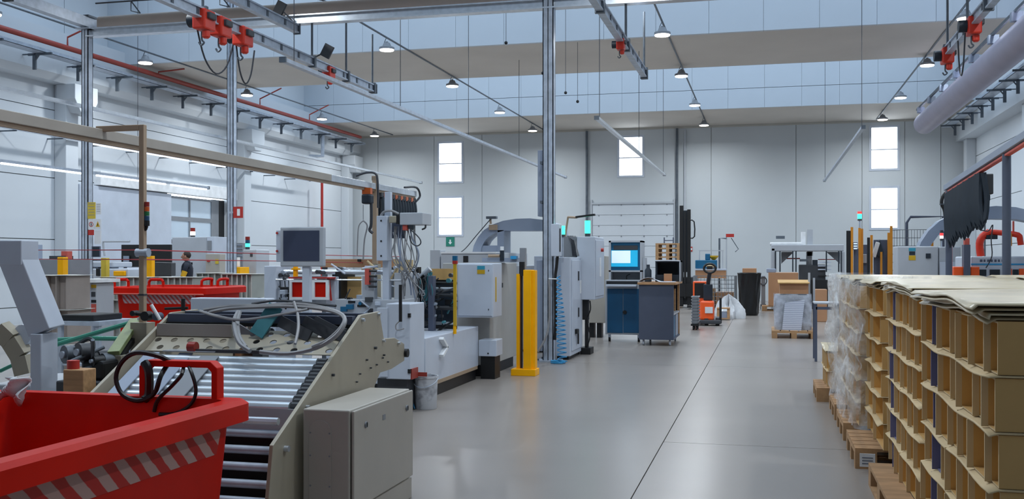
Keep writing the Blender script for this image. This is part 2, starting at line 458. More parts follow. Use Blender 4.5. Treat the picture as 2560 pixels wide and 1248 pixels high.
jm.build('door_frame', 'white', dl, bev=.01)
box(XL+.02, XL+.12, DY0-3.9, DY0+.02, .05, DZ+.0).build('sliding_leaf', 'white_paint', dl, bev=.01)
# ================================================================== OVERHEAD
def lamp_row(X, names, ys, side):
    names = names+['added out of view above the foreground']*3; ys = ys+[16.3, 11.0, 5.6]  # unseen lamps continuing each row, added to light the foreground
    rod = MB().cyl((X, 5.0, 6.42), (X, YB-.4, 6.42), .022, 8)
    o = rod.build('lamp_conduit', 'galv_dark', None, True); tag(o, 'dark conduit carrying the %s row of round high-bay lamps' % side, 'conduit', 'lamp conduits')
    for k, y in enumerate(ys):
        t = thing('high_bay_lamp', 'lit round high-bay lamp in the %s row, %s' % (side, names[k]), 'lamp', (X, y, 6.13), 'high bay lamps')
        MB().lathe([(.17, .02), (.17, .07), (.1, .1), (.07, .17), (.03, .18), (.03, .2)], (X, y, 6.13), 20).build('housing', 'mid_grey', t, True)
        MB().lathe([(0, 0), (.155, 0), (.16, .025), (0, .026)], (X, y, 6.13), 20).build('diffuser', 'lamp_glow', t, True)
        ld = bpy.data.lights.new('lamp_light', 'AREA'); ld.shape = 'DISK'; ld.size = .3; ld.energy = 88; ld.spread = 2.9; ld.color = (.90, .96, 1)
        lo = bpy.data.objects.new('lamp_light', ld); COL.objects.link(lo); lo.parent = t; lo.location = (0, 0, -.01)
        tube([(X-.06, y, 6.31), (X-.02, y, 6.4), (X, y, 6.42)], .008).build('hook', 'galv_dark', t)
nm = ['nearest', 'second from front', 'third from front', 'farthest by back wall']
LY = [21.2, 26.05, 31.05, 35.7]
lamp_row(-14.3, nm, LY, 'leftmost'); lamp_row(-8.2, nm, LY, 'second from left'); lamp_row(-2.1, nm, LY, 'third from left'); lamp_row(3.75, nm, LY, 'rightmost')
# cable trays
for sgn, X, side in ((1, -15.35, 'left'), (-1, 5.95, 'right')):
    t = thing('cable_tray', 'galvanised cable tray on brackets along the %s wall below the roof' % side, 'cable tray', (X, 4, 5.9), 'wall cable trays')
    y0, y1 = 4.0, 37.0
    m = MB(); m.box(X-.15, X+.15, y0, y1, 5.98, 5.99); m.box(X-.15, X-.143, y0, y1, 5.98, 6.06); m.box(X+.143, X+.15, y0, y1, 5.98, 6.06)
    m.build('tray', 'galv', t)
    b0 = None; y = y0+.4
    while y < y1:
        if b0 is None:
            m = MB(); m.box(X-.18 if sgn > 0 else X+.1, X-.1 if sgn > 0 else X+.18, y-.02, y+.02, 5.62, 5.98)
            m.box(X-.3, X+.3, y-.02, y+.02, 5.93, 5.98); m.bar((X-.02*sgn, y, 5.95), (X-.14*sgn, y, 5.8), .03, .03)
            m.box(X-.44 if sgn > 0 else X, X if sgn > 0 else X+.44, y-.015, y+.015, 5.95, 5.975)
            b0 = m.build('bracket', 'galv_dark', t); yb = y
        else: share(b0, 'bracket', t, (0, y-yb, 0))
        y += 1.45
    for q, rr in ((-.07, .03), (.0, .025), (.07, .03)): cyl((X+q, y0, 6.02), (X+q, y1, 6.02), rr, 6).build('cable', 'cable_grey', t, True)
    # pairs of small struts up to the roof at the end
t = thing('red_pipe', 'red painted pipe running along the left wall above the cable tray', 'pipe', (-15.2, 4, 6.2))
cyl((-15.2, 4, 6.22), (-15.2, 36.5, 6.22), .06, 12).build('pipe', 'red_pipe', t, True)
for y, k in ((19.6, 1), (23.1, .28), (28.5, 1), (32.0, 1)):
    tube([(-15.2, y, 6.26), (-15.2, y, 6.26+.2*k), (-14.6, y+.25, 6.26+.55*k)], .02, 6, 1).build('riser', 'red_pipe', t)
p = onX(805, 450, -15.9); pt = onX(805, 640, -15.9)
o = tube([(-15.9, p.y, .3), (-15.9, p.y, p.z)], .05, 10, 1).build('fire_pipe', 'red_sign', None, True); tag(o, 'red vertical fire pipe on the left wall near the far corner', 'pipe')
o = tube([(-15.9, 33.5, 5.2), (-15.4, 33.5, 5.2), (-15.4, 33.5, 5.95)], .07, 8, 1).build('vent_pipe', 'galv', None, True); tag(o, 'grey bent vent pipe below the cable tray in the far left corner', 'pipe')
# galvanised frame columns
def hcol(X, Y, w, z1, name, label, ztop=None):
    t = thing(name, label, 'column', (X, Y, 0))
    m = MB(); m.box(X-w/2, X+w/2, Y-w/2, Y-w/2+.012, .02, z1).box(X-w/2, X+w/2, Y+w/2-.012, Y+w/2, .02, z1).box(X-.006, X+.006, Y-w/2, Y+w/2, .02, z1)
    m.box(X+w/2-.012, X+w/2, Y-w/2, Y+w/2, .02, z1).box(X-w/2, X-w/2+.012, Y-w/2, Y+w/2, .02, z1)
    m.build('shaft', 'galv', t)
    b = box(X-w*1.1, X+w*1.1, Y-w*1.1, Y+w*1.1, 0, .02).build('base_plate', 'galv', t)
    for sx in (-1, 1):
        for sy in (-1, 1): cyl((X+sx*w*.85, Y+sy*w*.85, .02), (X+sx*w*.85, Y+sy*w*.85, .045), .014, 6).build('bolt', 'galv_dark', t)
    return t
c1 = hcol(-10.72, 14.3, .125, 5.2, 'frame_column', 'galvanised steel column with yellow and white notices, left of the frame')
box(-10.85, -10.59, 14.17, 14.43, 5.2, 5.22).build('cap_plate', 'galv', c1)
c2 = hcol(-10.72, 18.9, .145, 8.95, 'frame_column', 'tall galvanised steel column beside the red fire sign')
c3 = hcol(-3.04, 14.3, .155, 6.42, 'frame_column', 'tall galvanised steel column rising from the machine beside the aisle')
# notices on the first column
def sign(u0, v0, u1, v1, Y, mat, name, label, cat='sign', d=.012):
    a = onY(u0, v0, Y); b = onY(u1, v1, Y)
    t = thing(name, label, cat, ((a.x+b.x)/2, Y, b.z)); box(a.x, b.x, Y, Y+d, b.z, a.z).build('board', mat, t)
    return t, a, b
Ys = 14.3-.085
t, a, b = sign(219, 506, 238, 547, Ys, 'yellow_soft', 'notice', 'yellow notice sheet at the top of the left column'); 
for k in range(5): box(a.x+.012, b.x-.012, Ys-.002, Ys, a.z-.03-k*.045, a.z-.022-k*.045).build('print_line', 'mid_grey', t)
t, a, b = sign(240, 508, 252, 536, Ys, 'white_print', 'notice', 'white notice sheet beside the yellow notice on the left column')
for k in range(4): box(a.x+.01, b.x-.01, Ys-.002, Ys, a.z-.03-k*.035, a.z-.024-k*.035).build('print_line', 'mid_grey', t)
t, a, b = sign(220, 548, 236, 574, Ys, 'white_print', 'prohibition_sign', 'white sign with a prohibition ring on the left column')
c = (a+b)/2; m = MB(); r0, r1 = .04, .03; n = 24
m.add([(c.x+r*math.cos(2*math.pi*i/n), Ys-.003, c.z+r*math.sin(2*math.pi*i/n)) for r in (r0, r1) for i in range(n)], [(i, (i+1) % n, n+(i+1) % n, n+i) for i in range(n)])
m.build('ring', 'red_sign', t); box(c.x-.006, c.x+.006, Ys-.004, Ys-.001, c.z-.022, c.z+.022).build('pictogram', 'black', t)
t, a, b = sign(237, 548, 252, 574, Ys, 'white_print', 'warning_sign', 'white sign with a yellow warning triangle on the left column')
c = (a+b)/2; prism([(c.x-.038, c.z-.04), (c.x+.038, c.z-.04), (c.x, c.z+.05)], 'y', Ys-.003, Ys).build('triangle', 'sticker_yellow', t)
box(c.x-.006, c.x+.006, Ys-.005, Ys-.003, c.z-.025, c.z+.015).build('pictogram', 'black', t)
t, a, b = sign(220, 575, 234, 588, Ys, 'red_sign', 'notice', 'small red notice low on the left column')
sign(236, 576, 252, 610, Ys, 'white_print', 'notice', 'crumpled white sheet low on the left column')
t, a, b = sign(203, 563, 220, 579, 14.36, 'green_sign', 'exit_sign', 'green emergency exit sign beside the left column')
c = (a+b)/2; box(c.x-.04, c.x-.012, 14.357, 14.36, c.z-.03, c.z+.03).build('door_symbol', 'white', t); box(c.x+.005, c.x+.04, 14.357, 14.36, c.z-.006, c.z+.006).build('arrow', 'white', t)
# fire sign by second column
t, a, b = sign(583, 517, 607, 545, 18.75, 'red_sign', 'fire_sign', 'red fire equipment sign with white symbol on the second column')
c = (a+b)/2; box(c.x-.02, c.x+.045, 18.747, 18.75, c.z-.07, c.z+.07).build('symbol', 'white', t)
box(a.x-.09, a.x, 18.76, 18.79, c.z-.015, c.z+.015).build('arm', 'galv', t)
# green exit sign on the back wall below the windows
t, a, b = sign(1115, 593, 1136, 616, YB-.02, 'green_sign', 'exit_sign', 'green emergency exit sign on back wall below the left windows')
c = (a+b)/2; prism([(c.x-.03, c.z+.08), (c.x+.03, c.z+.08), (c.x+.03, c.z-.02), (c.x+.08, c.z-.02), (c.x, c.z-.11), (c.x-.08, c.z-.02), (c.x-.03, c.z-.02)], 'y', YB-.024, YB-.02).build('arrow', 'white', t)
t, a, b = sign(1725, 617, 1731, 629, YB-.02, 'red_sign', 'fire_sign', 'tiny red fire sign on back wall right of the stacker mast')
box((a.x+b.x)/2-.02, (a.x+b.x)/2+.03, YB-.024, YB-.02, b.z+.05, a.z-.05).build('symbol', 'white', t)
# small box + grey panel hung on the third column
t = thing('hanging_banner', 'tall slate grey panel hanging behind the aisle column', 'panel', (onY(1352, 376, 14.55).x, 14.55, onY(1344, 541, 14.55).z))
FB_ = [onY(1344, 376, 14.55).x, onY(1361, 376, 14.55).x, 14.55, 14.95, onY(1344, 541, 14.55).z, onY(1344, 376, 14.55).z]
box(*FB_).build('panel', 'blue_grey', t, bev=.005); box(*FB_).build('panel', 'blue_grey', t) if False else None
for z in (FB_[4]+.2, FB_[5]-.2): box(FB_[1]-.03, -3.0, 14.38, 14.56, z-.02, z+.02).build('bracket', 'galv_dark', t)
# cross beam, beams, rails
t = thing('cross_beam', 'galvanised cross beam spanning between the frame columns', 'beam', (-10.7, 14.3, 5.1))
m = MB(); m.box(-10.7, 3.2, 14.22, 14.38, 5.08, 5.1).box(-10.7, 3.2, 14.29, 14.31, 5.1, 5.2).box(-10.7, 3.2, 14.22, 14.38, 5.2, 5.22); m.build('profile', 'steel_bright', t)
t = thing('duct', 'long beige fabric duct hung beneath a wire above the cross beam', 'duct', (-11.5, 15.0, 5.3))
cyl((-11.2, 15.3, 5.55), (4, 15.3, 5.55), .135, 16).build('duct_tube', 'duct', t, True)
tube([(-11.3, 15.3, 5.92), (4, 15.3, 5.92)], .014, 6, 1).build('wire', 'cable_dark', t)
for k in range(9):
    x = -10.6+k*1.7; m = MB(); m.tube([(x, 15.3, 5.92), (x+.1, 15.3, 5.8), (x+.18, 15.3, 5.7)], .012, 5, 1); m.tube([(x+.18, 15.3, 5.7), (x, 15.3, 5.75), (x, 15.3, 5.92)], .01, 5, 1); m.build('hanger', 'galv_dark', t)
t = thing('longitudinal_beam', 'galvanised beam with black end cap on top of the left column', 'beam', (-10.72, 13, 5.25))
box(-10.79, -10.65, 12.55, 14.45, 5.24, 5.4).build('profile', 'galv', t); box(-10.8, -10.64, 12.5, 12.55, 5.23, 5.41).build('end_cap', 'black', t)
box(-10.82, -10.62, 14.2, 14.42, 5.4, 5.43).build('clamp', 'galv_dark', t)
def crane_rail(X, y0, y1, Z, label, mat='galv', rods=(), top=6.42):
    t = thing('crane_rail', label, 'rail', (X, y0, Z-.08), 'overhead crane rails')
    m = MB(); m.box(X-.045, X+.045, y0, y1, Z+.045, Z+.065).box(X-.02, X+.02, y0, y1, Z-.05, Z+.045).box(X-.045, X+.045, y0, y1, Z-.07, Z-.05)
    m.build('profile', mat, t); box(X-.055, X+.055, y1-.03, y1, Z-.085, Z+.08).build('end_stop', 'galv_dark', t)
    b0 = None; y = y0+.3
    while y < y1-.2:
        if b0 is None: b0 = box(X-.03, X+.03, y-.025, y+.025, Z-.05, Z+.045).build('splice', 'galv_dark', t); yb = y
        else: share(b0, 'splice', t, (0, y-yb, 0))
        y += .55
    for y, zt in rods:
        m = MB(); m.cyl((X, y, Z+.06), (X, y, zt), .018, 8); m.box(X-.06, X+.06, y-.03, y+.03, Z-.09, Z+.09); m.build('hanger_rod', 'galv_dark', t, True)
    return t
crane_rail(-6.75, 8, 16.85, 4.5, 'galvanised crane rail carrying four red hoists, left of the aisle column', rods=((11.2, 5.2), (14.3, 5.08), (15.6, 5.4), (16.75, 5.45)))
crane_rail(-6.97, 8, 14.25, 5.0, 'short upper crane rail above the hoist rail on the left', rods=())
crane_rail(-1.93, 8, 16.6, 4.5, 'galvanised crane rail with one small red hoist, right of the aisle column', rods=((12.0, 5.2), (14.3, 5.08), (16.5, 5.5)))
crane_rail(2.55, 8, 15.9, 4.5, 'crane rail with red hoists above the cardboard stacks', rods=((13, 5.3), (14.3, 5.08), (15.8, 5.6)))
def hoist(X, y, Z, label, s=1.0, loop=None):
    t = thing('chain_hoist', label, 'hoist', (X, y, Z-.35*s), 'red chain hoists')
    box(X-.09*s, X+.09*s, y-.13*s, y+.13*s, Z-.15*s, Z+.1*s).build('body', 'hoist_red', t, bev=.02*s)
    cyl((X-.2*s, y, Z-.02*s), (X-.09*s, y, Z-.02*s), .085*s, 14).build('motor', 'black_blue', t, True)
    box(X+.07*s, X+.13*s, y-.08*s, y+.08*s, Z-.02*s, Z+.06*s).build('gear_cover', 'dark_grey', t, bev=.01*s)
    MB().lathe([(.03*s, -.09*s), (.05*s, -.07*s), (.05*s, 0)], (X+.03*s, y, Z-.16*s), 12).build('chain_bag', 'hoist_red', t, True)
    tube([(X-.03*s, y, Z-.16*s), (X-.03*s, y, Z-.26*s), (X-.0*s, y, Z-.3*s), (X-.04*s, y, Z-.33*s), (X-.07*s, y, Z-.29*s)], .012*s).build('hook', 'galv_dark', t, True)
    if loop: tube([(X-.1, y, Z-.1), (X-.1, y+loop*.2, Z-.45), (X-.1, y+loop*.5, Z-.6), (X-.1, y+loop*.8, Z-.45), (X-.1, y+loop, Z-.1)], .011).build('supply_cable', 'cable_dark', t, True)
    return t
def rail_y(u, X): return onX(u, 0, X).y
hoist(-6.75, rail_y(510, -6.75), 4.45, 'red chain hoist nearest the camera on the left crane rail', 1.0, .9)
hoist(-6.75, rail_y(552, -6.75), 4.45, 'red chain hoist left of the second column on the left crane rail', 1.0)
hoist(-6.75, rail_y(607, -6.75), 4.45, 'red chain hoist right of the second column on the left crane rail', 1.0, .5)
hoist(-6.75, rail_y(822, -6.75), 4.45, 'small red hoist alone far along the left crane rail', .8)
hoist(-1.93, rail_y(1552, -1.93), 4.42, 'small red hoist on the crane rail right of the aisle column', .6)
hoist(2.55, rail_y(2434, 2.55), 4.45, 'red chain hoist nearer of two above the cardboard stacks', .9, .5)
hoist(2.55, rail_y(2368, 2.55), 4.45, 'red chain hoist at far end of rail above the cardboard stacks', .9)
for u, v in ((818, 128), (700, 20)):
    pz = at(u, v, 15.5); o = MB().cbox(pz, .16, .04, .2, Matrix.Rotation(.5, 3, 'Y')).bar(pz, (-6.75, pz.y, 4.565) if u > 800 else (-6.97, pz.y, 5.065), .02, .02, up=(0, 1, 0)).build('flood_lamp', 'dark_grey', None, bev=.005)
    tag(o, 'small dark flood lamp on the left crane rail, %s' % ('above the lone hoist' if u > 800 else 'near the upper rail'), 'lamp')
# lighting trunks (hung or wall fixed)
def trunk(X, y0, y1, Z, label, lit=(), w=.06, mat='galv', wires=()):
    t = thing('light_trunk', label, 'lighting trunk', (X, y0, Z-.03), 'lighting trunks')
    box(X-w/2, X+w/2, y0, y1, Z-.025, Z+.025).build('channel', mat, t)
    box(X-w/2-.005, X+w/2+.005, y0-.03, y0, Z-.035, Z+.035).build('end_cap', 'galv_dark', t); box(X-w/2-.005, X+w/2+.005, y1, y1+.03, Z-.035, Z+.035).build('end_cap', 'galv_dark', t)
    for a, b in lit: cyl((X+.02, a, Z-.045), (X+.02, b, Z-.045), .02, 8).build('fluorescent_tube', 'tube_glow', t, True)
    for y, zt in wires: tube([(X, y, Z), (X, y, zt)], .006, 4, 1).build('hanging_wire', 'cable_dark', t)
    return t
a = onZ(705, 150, 4.0); b = onZ(1415, 443, 4.0)
trunk((a.x+b.x)/2, a.y, b.y, 4.0, 'long galvanised light trunk left of the aisle column', w=.08, mat='galv', wires=((a.y+.3, 8.9), (16, 8.9), (20, 8.9), (24.4, 6.43)))
a = onZ(1490, 295, 4.0); b = onZ(1662, 437, 4.0)
trunk((a.x+b.x)/2, a.y, b.y, 4.0, 'short galvanised light trunk in front of the middle back window', w=.08, mat='steel_bright', wires=((a.y+.3, 8.9), ((a.y+b.y)/2, 6.43 if 22.6 < (a.y+b.y)/2 < 26.5 else 8.9), (b.y-.3, 8.9)))
a = onZ(2160, 318, 4.0); b = onZ(2060, 452, 4.0)
trunk((a.x+b.x)/2, a.y, b.y, 4.0, 'galvanised light trunk above the aisle right of centre', w=.07, wires=((a.y+.3, 8.9), (b.y-.3, 8.9)))
a = onZ(-60, 200, 4.0); b = onZ(1040, 457, 4.0)
trunk(-10.95, 10, b.y, 4.0, 'long galvanised light trunk along the left column row', w=.09, mat='steel_bright')
t = trunk(XL+.4, 12, 33.5, 4.33, 'wall mounted light trunk on the left wall', lit=((21.2, 23.4), (23.6, 25.6), (25.8, 27.6), (14, 16)))
for k in range(14): box(XL, XL+.42, 12.8+k*1.5, 12.83+k*1.5, 4.28, 4.31).build('wall_bracket', 'galv_dark', t)
a = onZ(0, 400, 3.2); b = onZ(505, 470, 3.2)
trunk(-13.0, 12, b.y, 3.2, 'low light trunk with glowing tubes before the left wall', lit=((15, 17.4), (17.6, 20.0), (20.2, b.y-.1)), wires=((13, 8.9), (19, 8.9)))
# round duct top right
t = thing('duct', 'thick grey fabric duct running to the back above the right machines', 'duct', (3.75, 8, 4.5), None)
cyl((3.75, 7.5, 4.8), (3.75, 26.5, 4.8), .25, 24).build('duct_tube', 'duct_grey', t, True)
MB().ball((3.75, 26.5, 4.8), .25, .1, .25, 24, 10).build('end_cap', 'duct_grey', t, True)
box(3.56, 3.6, 7.5, 26.5, 5.12, 5.17).build('hanging_rail', 'galv_dark', t)
m0 = None
for k in range(12):
    y = 8.4+k*1.6
    if m0 is None: m0 = MB().box(3.52, 3.68, y-.06, y+.06, 5.0, 5.14).build('hanger', 'blue_grey', t); yb = y
    else: share(m0, 'hanger', t, (0, y-yb, 0))
# hanging sensors
for (u, v), nmn in zip(((1265, 107), (1357, 183), (1414, 232), (1444, 254)), ('nearest, against the upper beam', 'left of the aisle column', 'just right of the aisle column', 'lowest, right of the aisle column')):
    p = at(u, v, 20+.02*(v-100)); t = thing('pendant_sensor', 'small black pendant sensor on a thin wire, '+nmn, 'sensor', p, 'pendant sensors')
    MB().ball(p, .035).build('sensor_head', 'black', t, True); tube([p, (p.x, p.y, 8.9)], .005, 4, 1).build('wire', 'cable_dark', t)
# ================================================================== FOREGROUND LEFT
def rrect(x0, x1, y0, y1, r, z, n=4):
    pts = []
    for cx, cy, a0 in ((x1-r, y1-r, 0), (x0+r, y1-r, 90), (x0+r, y0+r, 180), (x1-r, y0+r, 270)):
        for k in range(n+1):
            a = math.radians(a0+90*k/n); pts.append(Vector((cx+r*math.cos(a), cy+r*math.sin(a), z)))
    return pts
def loft(loops, cap0=True, cap1=True):
    m = MB(); n = len(loops[0]); vs = [p for l in loops for p in l]; fs = []
    for i in range(len(loops)-1):
        for k in range(n): fs.append((i*n+k, i*n+(k+1) % n, (i+1)*n+(k+1) % n, (i+1)*n+k))
    if cap0: fs.append(tuple(range(n))[::-1])
    if cap1: fs.append(tuple(range((len(loops)-1)*n, len(loops)*n)))
    return m.add(vs, fs)
def red_bin(x0, x1, y0, y1, zr, zb, label, handles, hatchm, band_side):
    t = thing('waste_bin', label, 'bin', ((x0+x1)/2, (y0+y1)/2, 0), 'red plastic waste bins')
    R = lambda i, z, r=.06: rrect(x0+i, x1-i, y0+i, y1-i, r, z)
    TP = .11
    loft([R(TP, zb), R(.07, zr-.09)], True, False).build('body', 'red', t, True)
    loft([R(.07, zr-.09), R(.07, zr-.1), R(0, zr-.1), R(0, zr-.02), R(.02, zr), R(.09, zr), R(.1, zr-.05)], False, False).build('rim', 'red', t, True)
    loft([R(.1, zr-.05), R(.19, zb+.05)], False, True).build('liner', 'red', t, True)
    for xx in (x0+.3, x1-.3):
        for yy in (y0+.3, y1-.3):
            c = cyl((xx-.025, yy, .075), (xx+.025, yy, .075), .075, 14).build('castor', 'rubber', t, True)
            box(xx-.05, xx+.05, yy-.05, yy+.05, .13, zb+.01).build('castor_plate', 'galv_dark', c)
    f = lambda z: TP+(.07-TP)*(z-zb)/(zr-.09-zb)
    z0, z1 = zr-.235, zr-.115
    if band_side == 'x':
        MB().add([(x1-f(z0)+.003, y0+.15, z0), (x1-f(z0)+.003, y1-.2, z0), (x1-f(z1)+.003, y1-.17, z1), (x1-f(z1)+.003, y0+.15, z1)], [(0,1,2,3)]).build('hatched_band', hatchm, t)
    else:
        MB().add([(x0+.2, y0+f(z0)-.003, z0), (x1-.2, y0+f(z0)-.003, z0), (x1-.17, y0+f(z1)-.003, z1), (x0+.17, y0+f(z1)-.003, z1)], [(0,1,2,3)]).build('hatched_band', hatchm, t)
        MB().tube([(x0+.0, y0-.012, zr-.1), (x1, y0-.012, zr-.1)], .012, 6, 1).build('lip_strip', 'red_worn', t)
    for (hx, hy, hw, hh) in handles:
        m = MB(); pts = [(hx-hw/2, zr-.04), (hx-hw/2, zr+hh-.03), (hx-hw/2+.03, zr+hh), (hx+hw/2-.03, zr+hh), (hx+hw/2, zr+hh-.03), (hx+hw/2, zr-.04)]
        for a, b in zip(pts[:-1], pts[1:]):
            m.bar((a[0], hy, a[1]), (b[0], hy, b[1]), .055 if hw > .3 else .05, .028, up=(0,1,0) if abs(a[0]-b[0]) < 1e-6 else (0,0,1)) if False else m.tube([(a[0], hy, a[1]), (b[0], hy, b[1])], .02, 8, 1)
        m.build('handle', 'red', t, True)
    return t
red_bin(-3.78, -2.36, 2.2, 4.36, .8, .16, 'large worn red waste bin in the near left corner', [], 'hatch', 'x')
t = [o for o in COL.objects if o.name == 'waste_bin'][0]
# wide flat handle standing on the far rim
hp = rrect(-2.92, -2.5, 0, .25, .035, 0, 4)
outer = [(-2.915, .76), (-2.915, .945), (-2.88, .975), (-2.535, .975), (-2.5, .945), (-2.5, .76)]
inner = [(-2.53, .76), (-2.53, .925), (-2.55, .945), (-2.865, .945), (-2.885, .925), (-2.885, .76)]
prism(outer+inner, 'y', 4.27, 4.335).build('handle', 'red', t, bev=.004)
# black strap looped over the handle
t = thing('strap', 'black strap looped over the near red bin handle', 'strap', (-2.9, 4.3, .8))
P = lambda u, v, d=0: onY(u, v, 4.25+d)
tube([P(425, 905, .06), P(395, 890), P(340, 882), P(305, 905), P(290, 945), P(305, 985), P(345, 1002), P(385, 985), P(402, 940), P(425, 903, .1)], .012, 6).build('loop', 'black', t, True)
tube([P(385, 1030), P(395, 1000), P(430, 965), P(455, 935), P(462, 904, .08), P(478, 930), P(490, 975), P(478, 1010), P(440, 1034), P(398, 1036)], .009, 6).build('loop', 'black', t, True)
tube([P(360, 905), P(372, 930), P(372, 985, .02), P(360, 1000)], .02, 6).build('tail', 'black', t, True)
# a pale rag on the bin's far left rim
o = MB().grid(lambda a, b: P(12+50*a, 945+60*b, -.05)+Vector((0, .05*math.sin(7*a+5*b), .03*math.sin(9*a)*b)), 10, 8).build('rag', 'tarp_white', None, True, solid=.006)
tag(o, 'pale rag hanging over the far rim of the near red bin', 'rag')
# ---------------------------------------------------------------- cream delivery conveyor
XRP, XLP = -2.42, -3.75
cv = thing('delivery_conveyor', 'cream steel delivery conveyor with bright slat rollers in the foreground', 'conveyor', (-3.1, 5.5, 0))
prof = [(672, 1248), (683, 1114), (903, 788), (949, 779), (960, 847), (987, 845), (1011, 860), (1011, 902), (979, 923), (951, 932), (937, 965)]
yz = [(onX(u, v, XRP).y, onX(u, v, XRP).z) for u, v in prof]
yz = [(yz[0][0]-.02, .03)]+yz+[(yz[-1][0]-.02, .03)]
pl = prism(yz, 'x', XRP-.022, XRP).build('side_plate', 'cream', cv, bev=.003)
for (u, v, r) in ((690, 1135, .0), (712, 1122, .016), (766, 1018, .011), (830, 938, .008), (905, 800, .011), (945, 786, .011), (957, 852, .01), (995, 858, .01), (936, 870, .009), (915, 900, .006), (958, 888, .006), (968, 905, .005), (955, 895, .005), (940, 912, .005), (925, 920, .005), (898, 935, .005), (890, 955, .005)):
    if r: p = onX(u, v, XRP); cyl((XRP-.002, p.y, p.z), (XRP+.008+r, p.y, p.z), r, 10).build('bolt', 'steel_bright' if r > .0095 else 'dark_grey', pl, True)
p = onX(1012, 883, XRP); cyl((XRP-.03, p.y+.01, p.z), (XRP+.02, p.y+.01, p.z), .03, 10).build('knob', 'black', pl, True)
prism(yz, 'x', XLP, XLP+.022).build('side_plate', 'cream', cv, bev=.003)
# slat rollers on the slope
ra = onX(815, 898, XRP-.06); rb = onX(748, 1008, XRP-.06)
r0 = None; N = 8
for k in range(N):
    y = ra.y+(rb.y-ra.y)*k/(N-1); z = ra.z+(rb.z-ra.z)*k/(N-1)
    if r0 is None: r0 = cyl((XLP+.16, y, z-.03), (XRP-.11, y, z-.03), .034, 16).build('slat_roller', 'steel_roller', cv, True); yz0 = (y, z)
    else: share(r0, 'slat_roller', cv, (0, y-yz0[0], z-yz0[1]))
m = MB()
for k in range(13):
    q = k/12; y = ra.y+(rb.y-ra.y)*q; z = ra.z+(rb.z-ra.z)*q-.02
    m.cyl((XRP-.1, y, z), (XRP-.05, y, z), .024, 8)
m.build('chain', 'dark_grey', cv, True)
MB().bar((XRP-.28-.5, ra.y+.05, ra.z+.025), (XLP+.2, ra.y+.05, ra.z+.025), .1, .006).build('top_lip', 'steel_bright', cv)
# rubber bands round the slats
for u in (335, 420):
    p = onY(u, 930, (ra.y+rb.y)/2); xx = p.x
    MB().add([(xx-.045, ra.y+.02, ra.z+.012), (xx+.045, ra.y+.02, ra.z+.012), (xx+.045, rb.y-.03, rb.z+.006), (xx-.045, rb.y-.03, rb.z+.006)], [(0,1,2,3)]).build('belt', 'blue_grey', cv, solid=.006)
p = onY(478, 930, (ra.y+rb.y)/2)
MB().add([(p.x-.03, ra.y-.02, ra.z-.0), (p.x+.09, ra.y-.02, ra.z-.0), (p.x+.07, rb.y-.035, rb.z+.006), (p.x-.05, rb.y-.035, rb.z+.006)], [(0,1,2,3)]).build('worn_pad', 'mid_grey', cv, solid=.006)
MB().bar((XLP+.03, rb.y-.03, rb.z-.09), (XRP-.03, rb.y-.03, rb.z-.09), .012, .12).build('apron', 'pale_grey', cv)
b0 = None
for k in range(6):   # lower rollers in the dark
    z = .5-.085*k; y = 5.06-.035*k
    if b0 is None: b0 = cyl((XLP+.03, y, z), (XRP-.03, y, z), .024, 12).build('lower_roller', 'galv', cv, True); q0 = (y, z)
    else: share(b0, 'lower_roller', cv, (0, y-q0[0], z-q0[1]))
box(XLP+.03, XRP-.03, 5.12, 5.16, .06, .6).build('shade_sheet', 'black', cv)  # black sheet puts in the darkness between the lower rollers
cyl((XRP-.05, 4.83, .61), (XRP-.25, 4.83, .61), .02, 8).build('pin', 'steel_bright', cv, True)
# perforated cream plate behind the slats
m = MB(); nx, ny = 22, 3; xa, xb = XLP+.03, XRP-.06
def pp(a, b): return Vector((xa+(xb-xa)*a, ra.y+.07+.2*b, ra.z+.015+.12*b))
for i in range(nx):
    for j in range(ny):
        a0, a1, b0_, b1 = i/nx, (i+1)/nx, j/ny, (j+1)/ny; n = 12
        sq = []; ci = []
        for k in range(n):
            t_ = 2*math.pi*(k+.5)/n-math.pi/4*0; c_, s_ = math.cos(t_), math.sin(t_); mxx = max(abs(c_), abs(s_))
            sq.append(pp(a0+(a1-a0)*(.5+.5*c_/mxx), b0_+(b1-b0_)*(.5+.5*s_/mxx)))
            ci.append(pp(a0+(a1-a0)*(.5+.022/(xb-xa)*nx*c_*(1 if (i+j) % 2 else .001)), b0_+(b1-b0_)*(.5+.022/.233*ny*s_*(1 if (i+j) % 2 else .001))))
        m.add(sq+ci, [(k, (k+1) % n, n+(k+1) % n, n+k) for k in range(n)])
m.build('perforated_plate', 'cream', cv, solid=.006)
box(XLP+.03, XRP-.04, ra.y+.06, ra.y+.5, ra.z-.16, ra.z-.14).build('under_tray', 'dark_grey', cv)
# cross rails and clutter inside
pt = onX(905, 792, XRP); yR = pt.y; zR = pt.z-.02
for dy, dz, hh, mt in ((-.08, .0, .05, 'slate'), (-.1, -.035, .022, 'black'), (.12, .01, .045, 'slate'), (.1, -.025, .02, 'black')):
    box(XLP+.03, XRP-.03, yR+dy, yR+dy+.05, zR+dz-hh/2, zR+dz+hh/2).build('cross_rail', mt, cv)
box(XLP+.03, XLP+.55, yR-.2, yR-.18, ra.z+.1, zR-.03).build('baffle', 'cream_box', cv)
MB().cbox((XLP+.66, yR-.16, zR-.12), .22, .012, .09, Matrix.Rotation(.5, 3, 'Y')).build('inner_plate', 'mid_grey', cv)
p0, p1 = onY(690, 765, yR-.12), onY(640, 838, yR-.2)
MB().bar(p0, p1, .1, .012, up=(0, -1, .3)).build('teal_band', 'teal_strap', cv)
for u in (730, 790, 815): MB().bar(onY(u-30, 803, yR-.14), onY(u+45, 842, yR-.2), .07, .016, up=(0, -1, .2)).build('guide_plate', 'dark_grey', cv)
